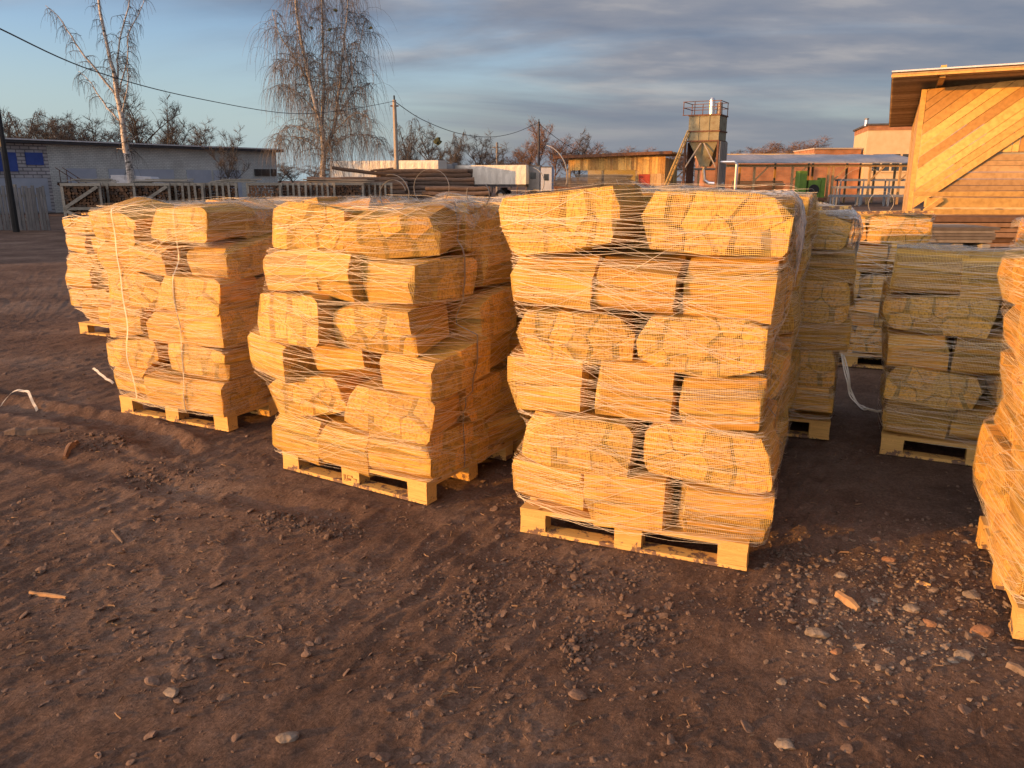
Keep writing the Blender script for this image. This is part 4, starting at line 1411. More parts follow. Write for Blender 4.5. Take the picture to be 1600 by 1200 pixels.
def make_crate(kind, label):
    root = thing('firewood_crate', label, 'crate', group='slatted crates full of firewood')
    for x in (-CW / 2 + 0.04, CW / 2 - 0.04):
        for y in (0.04, 1.0):
            MB().box((x, y, CH / 2), (0.08, 0.07, CH)).build('post', M['oldwood'], root)
    for z in (0.12, CH / 2, CH - 0.05):
        MB().box((0, -0.012, z), (CW, 0.024, 0.10)).build('rail', M['oldwood'], root)
    if kind == 0:
        MB().bar((-CW / 2 + .1, -0.04, CH / 2 + 0.05), (CW / 2 - .1, -0.04, CH - 0.12), 0.025, 0.11).build('brace', M['oldwood'], root)
        MB().bar((-CW / 2 + .1, -0.04, CH / 2 - 0.08), (CW / 2 - .1, -0.04, 0.16), 0.025, 0.11).build('brace', M['oldwood'], root)
    if kind == 1:
        mb = MB()
        for k in range(6): mb.box((-CW / 2 + 0.06 + k * (CW - .12) / 5, -0.04, CH / 2), (0.085, 0.024, CH), (0, random.uniform(-.03, .03), 0))
        mb.build('slats', M['oldwood'], root)
    if kind == 3:
        mb = MB()
        for k in range(3): mb.box((-CW / 2 + 0.06 + k * 0.15, -0.04, CH / 2), (0.085, 0.024, CH), (0, random.uniform(-.03, .03), 0))
        mb.build('slats', M['oldwood'], root)
    mb = MB()
    for k in range(4): mb.box((-CW / 2 - 0.012, 0.1 + k * 0.28, CH / 2), (0.024, 0.085, CH))
    mb.build('side_slats', M['oldwood'], root)
    fw = log_ends(CW - 0.12, CH - 0.12, 0.045, 0.085, 0.9, 50 + kind, 0.03, 0.02).build('firewood', [M['darklog'], M['rawlog']], root)
    fw['kind'] = 'stuff'
    return root


kinds = [make_crate(0, 'x'), make_crate(1, 'x'), make_crate(2, 'x'), make_crate(3, 'x')]
used = [False] * 4
row = [(0, 'crate with diagonal braces at the far left of the row'), (3, 'second crate of the row, three slats at its left'), (0, 'third crate of the row, braced, half behind the bright stack'),
       (1, 'fourth crate, slatted, above the bright stack'), (1, 'fifth crate, slatted, right of the bright stack top'), (2, 'open fronted crate of round firewood left of the slatted pair'),
       (1, 'slatted crate just right of the open firewood crate'), (1, 'slatted crate under the weeping birch'), (2, 'open crate of firewood beside the log pile'), (1, 'last slatted crate by the log pile')]
pxs = [(96, 28.8), (152, 29.6), (208, 30.4), (262, 31.0), (316, 31.6), (386, 32.2), (428, 33.0), (474, 33.8), (520, 34.6), (566, 35.4)]
for (kd, lab), (px, Y) in zip(row, pxs):
    o = kinds[kd] if not used[kd] else copy_tree(kinds[kd]); used[kd] = True
    p = at(px, HZ, Y); o.location = (p.x + 0.65, Y, 0); o.rotation_euler = (0, 0, R_(14 + random.uniform(-4, 4))); o['label'] = lab

# junk on top of the crate row
rng = random.Random(9)
for i, (px, Y, w, lab) in enumerate([(120, 29.4, 1.6, 'loose dark planks on the leftmost crates'), (228, 30.9, 2.2, 'loose planks on crates behind the birch trunk'), (345, 32.2, 1.7, 'rough slabs on the middle crates'), (500, 34.6, 3.0, 'long grey boards on crates below the weeping birch')]):
    t = thing('plank_bundle', lab, 'planks', (at(px, HZ, Y).x + 0.5, Y + 0.5, 0), R_(12))
    for k in range(4):
        MB().box((rng.uniform(-.2, .2), rng.uniform(-.3, .3), CH + 0.03 + 0.035 * k), (w * rng.uniform(.8, 1.1), 0.12, 0.03), (0, rng.uniform(-.02, .02), rng.uniform(-.08, .08))).build('board', M['oldwood'], t)


# ------------------------------------------------------------------ log piles
def log_obj(mesh, loc, rz, label, grp, sc=1.0, tilt=0.0):
    o = link(mesh, 'raw_log'); o.location = loc; o.rotation_euler = (0, tilt, rz); o.scale = (1, sc, sc)
    return tag(o, label, 'log', grp)


def raw_log_mesh(L, r, seed):
    rng = random.Random(seed); mb = MB()
    n = 10; pts = [Vector((-L / 2 + L * i / 5, rng.uniform(-.03, .03), rng.uniform(-.03, .03))) for i in range(6)]
    mb.tube(pts, [r * rng.uniform(.92, 1.08) for _ in range(6)], n, 0)
    mb.m[-1] = 1; mb.m[-2] = 1
    me_o = mb.build('raw_log', [M['rawlog'], M['rawend']], smooth=False)
    me = me_o.data; bpy.data.objects.remove(me_o); return me


LM = [raw_log_mesh(5.0, 0.13, s_) for s_ in range(3)] + [raw_log_mesh(3.0, 0.11, s_ + 9) for s_ in range(2)]


def pile(px0, Y, rows, cols, ang, label, grp, seed, mi, z0=0.0, r=0.13):
    rng = random.Random(seed); p = at(px0, HZ, Y)
    ca, sa = math.cos(R_(ang)), math.sin(R_(ang))
    for j in range(rows):
        for i in range(cols - j):
            off = (i + j / 2) * 2 * r * 0.98
            log_obj(LM[rng.choice(mi)], (p.x - sa * off + rng.uniform(-.2, .2), p.y + ca * off, z0 + r + j * r * 1.72), R_(ang) + rng.uniform(-.03, .03), label, grp, rng.uniform(.85, 1.1))


pile(560, 42.0, 9, 12, 10, 'dark raw log stacked in the log pile behind the crates', 'logs in the pile behind the crates', 14, (0, 1, 2))
pile(668, 43.5, 11, 14, 10, 'dark raw log stacked in the left log pile', 'logs in the left log pile', 4, (0, 1, 2))
pile(712, 39.0, 7, 9, 4, 'brown raw log stacked in the right log pile', 'logs in the right log pile', 5, (3, 4))
p = at(560, 262, 41.5)
log_obj(LM[0], (p.x, 42.5, 2.32), R_(12), 'long bare log lying askew on top of the left log pile', None, 0.75, R_(7)).scale.x = 0.62
p = at(592, 264, 41.2)
log_obj(LM[3], (p.x, 42.2, 2.42), R_(8), 'short log sticking up right on the left log pile', None, 0.5, R_(-6)).scale.x = 0.4


# ------------------------------------------------------------------ trailers
def trailer(px0, px1, ytop, ybot, Y, ang, label, front=True):
    f = Facade(px0, Y, ang); u1 = f.uv(px1, 270)[0]; zt = f.uv((px0 + px1) / 2, ytop)[1]; zb = f.uv((px0 + px1) / 2, ybot)[1]
    r = f.root('canvas_trailer', label, 'trailer')
    nx, nz = 60, 10; vs = []; fs = []
    rng = np.random.RandomState(int(px0))
    X, Z = np.meshgrid(np.linspace(0, u1, nx), np.linspace(zb, zt, nz))
    D = 0.10 * fbm(X * 1.2 + Z * 0.8, Z * 0.5, 3, int(px0)) + 0.02 * np.sin(X * 9)
    D[-1] = 0
    for y_, sg in ((0, 1), (2.5, -1)):
        b0 = len(vs)
        for j in range(nz):
            for i in range(nx): vs.append((X[j, i], y_ - sg * abs(D[j, i]), Z[j, i]))
        for j in range(nz - 1):
            for i in range(nx - 1):
                a = b0 + j * nx + i; fs.append((a, a + 1, a + nx + 1, a + nx))
    mb = MB().add(vs, fs)
    mb.box((u1 / 2, 1.25, zt), (u1, 2.5, 0.06)); mb.box((0.03, 1.25, (zt + zb) / 2), (0.06, 2.44, zt - zb - 0.07)); mb.box((u1 - 0.03, 1.25, (zt + zb) / 2), (0.06, 2.44, zt - zb - 0.07))
    mb.build('tarpaulin', M['tarp'], r)
    MB().box((u1 / 2, 1.25, zb - 0.12), (u1 - .1, 2.4, 0.22)).build('chassis', M['roofdark'], r)
    for ux in (1.4, 2.7, u1 - 2.6):
        for y_ in (0.2, 2.3):
            w_ = MB().tube([(ux, y_ - 0.15, 0.5), (ux, y_ + 0.15, 0.5)], 0.5, 16).build('wheel', M['black'], r)
            MB().tube([(ux, y_ - 0.16, 0.5), (ux, y_ + 0.16, 0.5)], 0.24, 10).build('rim', M['greypaint'], w_)
    for ux in (1.4, 2.7, u1 - 2.6): MB().box((ux, 1.25, 0.75), (0.12, 2.2, 0.9)).build('axle_frame', M['roofdark'], r)
    return f, r


trailer(517, 685, 251.5, 283, 78, -14, 'long cream canvas trailer behind the left log pile')
trailer(708, 822, 258.5, 288, 80, -16, 'shorter cream canvas trailer behind the right log pile')


def truck_box(px0, px1, y0, Y, label, mat, name='box_truck'):
    f = Facade(px0, Y, -8); u1 = f.uv(px1, 270)[0]; zt = f.uv(px0, y0)[1]
    r = f.root(name, label, 'truck')
    MB().box((u1 / 2, 1.2, (zt + 0.8) / 2), (u1, 2.4, zt - 0.8)).build('body', M[mat], r)
    MB().box((u1 / 2, -0.012, zt - 0.05), (u1 + .04, 0.03, 0.09)).build('trim', M['roofdark'], r)
    MB().box((u1 * 0.5, -0.01, zt - 1.0), (u1 * 0.45, 0.03, 0.6)).build('side_window', M['glass'], r)
    for ux in (0.7, u1 - 0.7):
        w_ = MB().tube([(ux, -0.05, 0.48), (ux, 0.3, 0.48)], 0.48, 14).build('wheel', M['black'], r)
        MB().tube([(ux, -0.06, 0.48), (ux, 0.3, 0.48)], 0.22, 10).build('rim', M['greypaint'], w_)
    return r


truck_box(823, 843, 258, 79, 'grey truck cab at the right end of the canvas trailer', 'greypaint')
truck_box(845, 862, 260, 77, 'pale blue-grey box van beside the dark pole', 'palepanel', 'box_van')
truck_box(685, 707, 254, 79, 'grey truck cab between the two canvas trailers', 'greypaint')

# small white van by the left birch
vr = thing('white_van', 'white van behind the left birch trunk', 'van', (at(224, HZ, 42).x, 42, 0), R_(8))
MB().add([(-1.6, 0, .5), (1.6, 0, .5), (1.6, 0, 1.2), (0.9, 0.1, 1.3), (0.3, .1, 2.05), (-1.6, .05, 2.15), (-1.6, 1.7, .5), (1.6, 1.7, .5), (1.6, 1.7, 1.2), (0.9, 1.6, 1.3), (0.3, 1.6, 2.05), (-1.6, 1.65, 2.15)],
         [(0, 1, 2, 3, 4, 5), (11, 10, 9, 8, 7, 6), (0, 6, 7, 1), (1, 7, 8, 2), (2, 8, 9, 3), (3, 9, 10, 4), (4, 10, 11, 5), (5, 11, 6, 0)]).build('body', M['whitemetal'], vr)
MB().box((-0.1, 0.02, 1.6), (1.0, 0.12, 0.42)).build('window', M['glass'], vr)
for ux in (-1.0, 1.0):
    for y_ in (0.1, 1.6): MB().tube([(ux, y_ - .12, .33), (ux, y_ + .12, .33)], 0.33, 12).build('wheel', M['black'], vr)


# ------------------------------------------------------------------ poles and cables
def pole(px, py, pyb, Y, r, mat, label, name='power_pole', arm=True):
    p = at(px, HZ, Y); zt = at(px, py, Y).z
    p = at(px, py, Y)
    t = thing(name, label, 'pole', (p.x, Y, 0))
    MB().tube([(0, 0, -.05), (0, 0, zt * 0.5), (0, 0, zt)], [r, r * .85, r * .7], 8).build('shaft', M[mat], t)
    if arm:
        MB().tube([(0, 0, zt - 0.05), (0, 0, zt + 0.25)], 0.05, 6).build('insulator', M['black'], t)
        MB().box((0, 0, zt - 0.35), (0.5, 0.06, 0.08)).build('crossarm', M['rust'], t)
    return Vector((p.x, Y, zt))


PC = pole(616, 156, 290, 50, 0.16, 'concrete', 'pale power pole between the weeping birch and canvas trailers')
PR = pole(842, 190, 260, 85, 0.15, 'roofdark', 'dark thin power pole above the box van')
p0 = at(14, 288, 30)
t = thing('power_pole', 'dark pole at the left edge', 'pole', (p0.x, 30, 0)); MB().tube([(0, 0, -.05), (0, 0, 7.5)], [0.12, 0.09], 8).build('shaft', M['cable'], t)
t = thing('power_pole', 'small far cream pole among trees behind the right trailer', 'pole', (at(777, HZ, 105).x, 105, 0)); MB().tube([(0, 0, 0), (0, 0, 6.6)], [0.2, 0.15], 8).build('shaft', M['concrete'], t); MB().box((0, 0, 6.0), (1.2, .1, .12)).build('crossarm', M['concrete'], t)


def cable(pl, r, label):
    P = smooth_path([at(*q) for q in pl], 8)
    tag(MB().tube(P, r, 5).build('overhead_cable', M['cable'], smooth=True), label, 'cable')


cable([(-60, 12, 13), (0, 45, 14.5), (150, 112, 20), (300, 152, 28), (450, 177, 38), (540, 172, 44), (616, 158, 50)], 0.014, 'black overhead cable crossing the sky at left')
cable([(616, 158, 50), (660, 187, 56), (715, 208, 63), (765, 214, 70), (805, 207, 78), (842, 191, 85)], 0.024, 'black overhead cable sagging between the two poles')
cable([(842, 193, 85), (862, 210, 90), (885, 226, 96), (910, 240, 102)], 0.03, 'thin cable running right from the dark pole')


# ------------------------------------------------------------------ trees
def wander(rng, p, d, L, n, droop=0.0, wob=0.15, target=None):
    pts = [Vector(p)]; d = Vector(d).normalized()
    for i in range(n):
        d = (d + Vector((rng.gauss(0, wob), rng.gauss(0, wob), rng.gauss(0, wob) - droop))).normalized()
        pts.append(pts[-1] + d * (L / n))
    return pts


def tree_parts(rng, primaries, sec_n, sec_len, twig_n, twig_len, weep, rt=0.012, up=0.35, twig_r=0.010, forks=0):
    """primaries: list of (points, radii). returns trunk MB and crown MB"""
    tr = MB(); cr = MB()
    for P, Rr in primaries:
        tr.tube(P, Rr, 8)
        L = [0]
        for a, b_ in zip(P[:-1], P[1:]): L.append(L[-1] + (b_ - a).length)
        tot = L[-1]
        for k in range(int(sec_n * tot)):
            s = tot * (0.18 + 0.82 * (k + rng.random()) / max(1, int(sec_n * tot)))
            i = max(j for j in range(len(P)) if L[j] <= s) if s < tot else len(P) - 2
            i = min(i, len(P) - 2); t = (s - L[i]) / (L[i + 1] - L[i]); q = P[i].lerp(P[i + 1], min(t, 1))
            a = rng.uniform(0, 6.283); frac = s / tot
            ln = sec_len * (1.15 - 0.75 * frac) * rng.uniform(0.5, 1.2)
            d = Vector((math.cos(a), math.sin(a), rng.uniform(0.2, 1.0) + up))
            S = wander(rng, q, d, ln, 6, 0.24 if weep else 0.02, 0.13)
            r0 = rt * (1.6 - frac)
            cr.tube(S, [r0 * (1 - 0.75 * j / 6) + 0.003 for j in range(7)], 4, cap=False)
            for m_ in range(int(twig_n)):
                j = rng.randrange(1, 6); q2 = S[j].lerp(S[j + 1], rng.random())
                if weep:
                    tl = twig_len * rng.uniform(0.3, 1.2)
                    d2 = Vector((rng.gauss(0, .5), rng.gauss(0, .5), rng.uniform(-0.6, 0.5)))
                    tw = wander(rng, q2, d2, tl, 6, 0.55, 0.07)
                else:
                    tl = twig_len * rng.uniform(0.4, 1.2)
                    d2 = (S[j + 1] - S[j]).normalized() + Vector((rng.gauss(0, .7), rng.gauss(0, .7), rng.gauss(0.25, .5)))
                    tw = wander(rng, q2, d2, tl, 4, -0.03, 0.16)
                n_ = len(tw)
                cr.tube(tw, [twig_r * (1 - 0.6 * j_ / n_) for j_ in range(n_)], 3, cap=False)
                for _ in range(forks):
                    j2 = rng.randrange(1, n_ - 1)
                    t2 = wander(rng, tw[j2], (tw[j2 + 1] - tw[j2]).normalized() + Vector((rng.gauss(0, .8), rng.gauss(0, .8), rng.gauss(-.1 if weep else .1, .5))), tl * 0.55, 3, 0.3 if weep else 0, 0.15)
                    cr.tube(t2, [twig_r * .75, twig_r * .6, twig_r * .5, twig_r * .35], 3, cap=False)
    return tr, cr


def prim(pl, Y, r0, r1, rng, dy=0.0):
    P = [at(px, py, Y) for px, py in pl]
    n = len(P)
    P = [p + Vector((0, dy * (i / (n - 1)), 0)) for i, p in enumerate(P)]
    P = smooth_path(P, 3); n = len(P)
    P = [p + Vector((rng.gauss(0, .02), rng.gauss(0, .02), 0)) for p in P]
    return P, [r0 + (r1 - r0) * (i / (n - 1)) for i in range(n)]


def put_tree(tr, cr, base, name, label, mt='birch', mc='twig', cat='tree', group=None):
    t = thing(name, label, cat, base, 0, group)
    for mb, nm, m_ in ((tr, 'trunk', mt), (cr, 'crown', mc)):
        mb.v = [(v[0] - base[0], v[1] - base[1], v[2] - base[2]) for v in mb.v]
        mb.build(nm, M[m_], t, smooth=(nm == 'trunk'))
    return t


rng = random.Random(21)
Yb = 42.0
lb = at(206, HZ, Yb); lb.z = 0
pr_ = [prim([(206, 338), (205, 280), (197, 235), (190, 185), (183, 150), (176, 110), (165, 60), (153, 0), (145, -60)], Yb, 0.20, 0.035, rng),
       prim([(182, 150), (160, 118), (140, 90), (122, 60), (105, 30), (88, 15)], Yb, 0.06, 0.012, rng, -1.0),
       prim([(188, 190), (165, 168), (146, 145), (128, 122), (110, 108)], Yb, 0.05, 0.012, rng, 0.8),
       prim([(184, 152), (182, 110), (183, 60), (195, 10), (200, -40)], Yb, 0.06, 0.02, rng, 0.5),
       prim([(186, 145), (196, 90), (192, 50), (205, 20), (212, -10)], Yb, 0.04, 0.015, rng, 1.0),
       prim([(190, 185), (202, 140), (207, 100), (212, 60)], Yb, 0.035, 0.01, rng, -0.8),
       prim([(196, 232), (206, 218), (216, 210)], Yb, 0.03, 0.008, rng, .2), prim([(200, 240), (190, 233), (180, 232)], Yb, 0.03, 0.008, rng, .2)]
tr, cr = tree_parts(rng, pr_, 3.0, 0.95, 8, 0.9, True, 0.014, 0.1, 0.008)
put_tree(tr, cr, lb, 'birch_tree', 'slim white birch with drooping branches at left')

rng = random.Random(22)
Yw = 52.0
wb = at(505, HZ, Yw); wb.z = 0
pr_ = [prim([(503, 330), (505, 262), (507, 230), (502, 195), (490, 150), (478, 90), (468, 40), (462, -30), (458, -80)], Yw, 0.21, 0.03, rng, -.5),
       prim([(503, 200), (504, 150), (502, 90), (500, 30), (498, -70)], Yw, 0.11, 0.03, rng, .8),
       prim([(507, 232), (520, 205), (528, 150), (534, 90), (540, 30), (548, -60)], Yw, 0.12, 0.03, rng, .3),
       prim([(530, 160), (548, 110), (560, 60), (566, 10)], Yw, 0.05, 0.012, rng, 1.2),
       prim([(488, 140), (462, 90), (440, 55), (432, 20)], Yw, 0.05, 0.012, rng, -1.0),
       prim([(497, 180), (470, 150), (445, 135), (425, 130)], Yw, 0.045, 0.01, rng, 1.0),
       prim([(515, 215), (545, 185), (565, 178), (585, 190)], Yw, 0.045, 0.01, rng, -.8),
       prim([(505, 215), (475, 200), (450, 198), (432, 208)], Yw, 0.045, 0.01, rng, .6),
       prim([(520, 190), (548, 150), (572, 130), (582, 128)], Yw, 0.045, 0.01, rng, .6),
       prim([(506, 238), (545, 214), (578, 212), (600, 228)], Yw, 0.04, 0.01, rng, -.5), prim([(505, 236), (470, 216), (445, 214), (428, 228)], Yw, 0.04, 0.01, rng, .5),
       prim([(482, 110), (460, 100), (445, 98), (436, 108)], Yw, 0.03, 0.008, rng, -.6)]
tr, cr = tree_parts(rng, pr_, 4.0, 1.75, 15, 2.6, True, 0.016, 0.15, 0.009)
put_tree(tr, cr, wb, 'weeping_birch', 'tall weeping birch with curtains of bare twigs', mc='paletwig')
for (px, py, lab) in ((487, 44, 'upper'), (524, 16, 'top'), (579, 44, 'right'), (515, 46, 'middle')):
    vs, fs = rock_mesh(rng, 2, 0.9, 2.5)
    o = MB().add([(v[0] * .13, v[1] * .13, v[2] * .11) for v in vs], fs).build('bird_nest', M['nest']); o.location = at(px, py, Yw - .3)
    tag(o, '%s dark clump of mistletoe in the weeping birch' % lab, 'mistletoe')


def generic(seed, H, weep, dens, spread, mt, mc, ns=4):
    rng = random.Random(seed); prs = []
    trunk = wander(rng, (0, 0, 0), (0, 0, 1), H * 0.92, 8, 0, 0.05)
    prs.append((trunk, [0.018 * H * (1 - 0.9 * i / 8) for i in range(9)]))
    for k in range(ns):
        i = rng.randrange(2, 6); a = k * 6.283 / ns + rng.uniform(-.4, .4)
        P = wander(rng, trunk[i], (math.cos(a) * spread, math.sin(a) * spread, 1.2), H * rng.uniform(.35, .55), 6, 0.0, 0.10)
        prs.append((P, [0.008 * H * (1 - 0.85 * j / 6) for j in range(7)]))
    tr, cr = tree_parts(rng, prs, dens * 1.35, H * 0.17, 9, H * (0.13 if weep else 0.085), weep, 0.0028 * H, 0.3, 0.0017 * H, forks=1)
    t = thing('bare_tree', 'x', 'tree')
    tr.build('trunk', M[mt], t); cr.build('crown', M[mc], t)
    return t


PROTO = {'dark': [generic(31, 12, False, 1.7, 0.9, 'darktwig', 'darktwig', 6), generic(32, 12, False, 1.6, 1.1, 'darktwig', 'darktwig', 7)],
         'weep': [generic(33, 14, True, 1.5, 0.5, 'twig', 'twig', 5)],
         'red': [generic(34, 11, False, 2.1, 0.7, 'redtwig', 'redtwig', 7)], 'brown': [generic(35, 11, False, 1.9, 0.8, 'twig', 'twig', 7)]}
tused = {k: [False] * len(v) for k, v in PROTO.items()}


def plant(kind, px, ytop, Y, label, group, wide=1.0, seed=0):
    r = random.Random(seed * 7 + int(px)); L = PROTO[kind]; i = r.randrange(len(L))
    o = L[i] if not tused[kind][i] else copy_tree(L[i]); tused[kind][i] = True
    p = at(px, HZ, Y); H = at(px, ytop, Y).z; base = {'dark': 12, 'weep': 14, 'red': 11, 'brown': 11}[kind]
    s = H / base
    o.location = (p.x, Y, 0); o.scale = (s * wide, s * wide, s); o.rotation_euler = (0, 0, r.uniform(0, 6.28))
    o['label'] = label; o['group'] = group
    return o


g_ = 'bare trees beyond the grey brick building'
for px, yt, Y, k, w in [(-20, 168, 95, 'dark', 1.2), (12, 172, 92, 'brown', 1), (38, 166, 100, 'dark', 1.1), (52, 158, 98, 'weep', 1.0), (70, 178, 90, 'brown', 1.2), (92, 182, 96, 'brown', 1.2), (112, 180, 92, 'dark', 1.3),
                        (132, 178, 98, 'brown', 1.2), (150, 176, 94, 'dark', 1.2), (172, 182, 92, 'brown', 1.2), (195, 178, 96, 'brown', 1.1), (24, 185, 85, 'brown', 1.2), (82, 188, 84, 'dark', 1.2), (122, 190, 86, 'brown', 1.3)]:
    plant(k, px, yt, Y, 'bare brown tree beyond the left end of the brick building', g_, w, 1)
plant('dark', 232, 136, 72, 'tall dark bare tree just right of the white birch', 'dark trees behind the brick building', 0.9, 2)
plant('dark', 268, 142, 72, 'dark bare tree with bushy top over the brick building roof', 'dark trees behind the brick building', 0.75, 3)
plant('brown', 292, 186, 80, 'low bare tree right of the dark bushy topped one', g_, 1.0, 4)
plant('brown', 306, 198, 80, 'smallest bare tree over the brick roof', g_, 0.9, 5)
plant('brown', 250, 190, 84, 'low tree between the two dark trees', g_, 1.2, 5)
o = plant('brown', 347, 196, 40, 'young bare tree standing before the brick building', None, 0.75, 6)
g_ = 'bare trees behind the canvas trailers'
for px, yt, Y, k, w, lab in [(645, 172, 100, 'weep', .8, 'drooping birch just right of the pale pole'), (672, 190, 104, 'brown', 1, 'bare tree with dark clump right of the drooping birch'), (715, 194, 100, 'weep', .8, 'drooping birch above the gap between trailers'),
                             (742, 204, 102, 'brown', 1, 'round bare tree above the right trailer'), (768, 222, 120, 'brown', 1.3, 'faint low bare tree by the small cream pole'), (697, 215, 110, 'brown', 1.2, 'low bare tree between two drooping birches'),
                             (628, 215, 110, 'brown', 1.0, 'low bare tree against the pale pole'), (843, 186, 96, 'red', 0.7, 'reddish bare tree behind the dark pole'), (822, 222, 100, 'red', 1.1, 'low reddish tree left of the dark pole'),
                             (808, 232, 104, 'red', 1.1, 'lowest reddish tree beside the right trailer'), (866, 215, 100, 'red', 1.0, 'reddish tree right of the dark pole'), (902, 205, 110, 'brown', 1.0, 'grey brown bare tree above the plank shed'),
                             (885, 225, 104, 'red', 1.2, 'low reddish tree above the left end of plank shed'), (930, 228, 118, 'red', 1.2, 'reddish bush like tree over the plank shed roof')]:
    plant(k, px, yt, Y, lab, g_, w, 7)
o = MB().add(*[(lambda q: ([(v[0] * .45, v[1] * .45, v[2] * .45) for v in q[0]], q[1]))(rock_mesh(random.Random(3), 2, .9, 2.5))][0]).build('mistletoe', M['nest']); o.location = at(684, 221, 98)
tag(o, 'round dark clump of mistletoe right of the pale pole', 'mistletoe')
g_ = 'low bare trees on the horizon behind the brick sheds'
for i, px in enumerate(range(955, 1345, 22)):
    yt = 232 - (8 if 1180 < px < 1330 else 0) + (i * 37 % 9) - (10 if i in (13,) else 0)
    plant('red' if i % 3 else 'brown', px, yt, 170 + (i * 53 % 40), 'low bare treetop on the horizon between tower and tan building', g_, 2.0, 9)
for i, px in enumerate(range(330, 800, 26)):
    plant('brown', px, 250 + (i * 31 % 9), 190 + (i * 47 % 30), 'far low tree on the horizon behind the birches', 'far low trees on the horizon', 2.4, 11)


# ------------------------------------------------------------------ plank shed in the middle
def vplanks(mb, u0, u1, z0, z1, y, rng, w0=0.14, w1=0.24, th=0.03, top=None):
    u = u0
    while u < u1 - 0.02:
        w = min(rng.uniform(w0, w1), u1 - u)
        zt = (top(u) if top else z1) + rng.uniform(-.04, .04)
        mb.box((u + w / 2, y + rng.uniform(-.008, .008), (z0 + zt) / 2), (w - 0.012, th, zt - z0 + rng.uniform(-.04, .04)), jit=0.004); u += w


def plank_objs(parent, u0, u1, z0, z1, y, rng, name='cladding', w0=0.14, w1=0.24, top=None, mat='plank'):
    mb = MB(); vplanks(mb, u0, u1, z0, z1, y, rng, w0, w1, top=top); return mb.build(name, M[mat], parent)


def plankmat(name, dark, mid, light, wid=5.0):
    """boards that differ in tone from one to the next"""
    m, nt, N, L, B = newmat(name)
    g = N.new('ShaderNodeNewGeometry')
    r = ramp(N, [dark, mid, light]); L.new(g.outputs['Random Per Island'], r.inputs[0])
    tc = N.new('ShaderNodeTexCoord'); n = N.new('ShaderNodeTexNoise'); n.inputs['Scale'].default_value = 9; n.inputs['Detail'].default_value = 9; L.new(tc.outputs['Object'], n.inputs['Vector'])
    r2 = ramp(N, [(0.82, 0.79, 0.75), (1.08, 1.08, 1.08)], [0.32, 0.6]); L.new(n.outputs[0], r2.inputs[0])
    ml = N.new('ShaderNodeMixRGB'); ml.blend_type = 'MULTIPLY'; ml.inputs[0].default_value = 1
    L.new(r.outputs[0], ml.inputs[1]); L.new(r2.outputs[0], ml.inputs[2]); L.new(ml.outputs[0], B.inputs['Base Color'])
    B.inputs['Roughness'].default_value = 0.8
    return m


M['plank'] = plankmat('fresh_planks', (0.34, 0.18, 0.055), (0.56, 0.335, 0.095), (0.74, 0.48, 0.145))
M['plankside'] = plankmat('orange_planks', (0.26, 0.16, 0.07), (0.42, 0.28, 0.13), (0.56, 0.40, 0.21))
M['greyboards'] = plankmat('grey_boards', (0.12, 0.10, 0.08), (0.22, 0.19, 0.15), (0.36, 0.31, 0.24))
M['brownlogs'] = plankmat('brown_slabs', (0.11, 0.06, 0.03), (0.2, 0.11, 0.06), (0.32, 0.19, 0.1))

rng = random.Random(41)
f = Facade(888, 60.0, -20)
b = f.root('plank_shed', 'long open wooden shed of vertical planks with red door', 'shed')
uE = f.uv(1040, 250)[0]; uM = f.uv(996, 260)[0]
zl = f.uv(890, 249)[1]; zr = f.uv(1038, 243)[1]
topf = lambda u: zl + (zr - zl) * u / uE
plank_objs(b, 0.1, uM, f.uv(940, 266)[1], 0, 0, rng, top=topf, mat='plank')
uD0 = f.uv(998, 272)[0]; uD1 = f.uv(1016, 272)[0]; zD = f.uv(1000, 272)[1]
plank_objs(b, uM, uE, zD, 0, 0.0, rng, top=topf, mat='plank')
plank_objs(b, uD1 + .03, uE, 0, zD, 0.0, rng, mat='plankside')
MB().box(((uD0 + uD1) / 2, 0.0, zD / 2), (uD1 - uD0, 0.06, zD - 0.02)).build('door', M['reddoor'], b)
sl_ = math.atan2(zr - zl, uE)
MB().box((uE / 2, 2.6, (zl + zr) / 2 + 0.16), ((uE + 1.3) / math.cos(sl_), 6.4, 0.10), (0, -sl_, 0)).build('roof', M['plankside'], b)
MB().box((uE / 2 - .2, -0.66, (zl + zr) / 2 + 0.17), ((uE + 1.5) / math.cos(sl_), 0.06, 0.2), (0, -sl_, 0)).build('fascia', M['rust'], b)
for u in (0.05, uM / 2, uM - .05): MB().box((u, 0.12, 1.9), (0.16, 0.16, 3.6 if u < 1 else 3.8)).build('post', M['plankside'], b)
MB().box((uE / 2, 5.7, 1.6), (uE, 0.1, 3.2)).build('rear_wall', M['oldwood'], b)
vp = MB(); vplanks(vp, 0, 5.6, 0, 3.4, 0, rng); vp.v = [(uE, v[0], v[2]) if False else (uE + v[1], v[0], v[2]) for v in vp.v]; vp.build('side_wall', M['plank'], b)
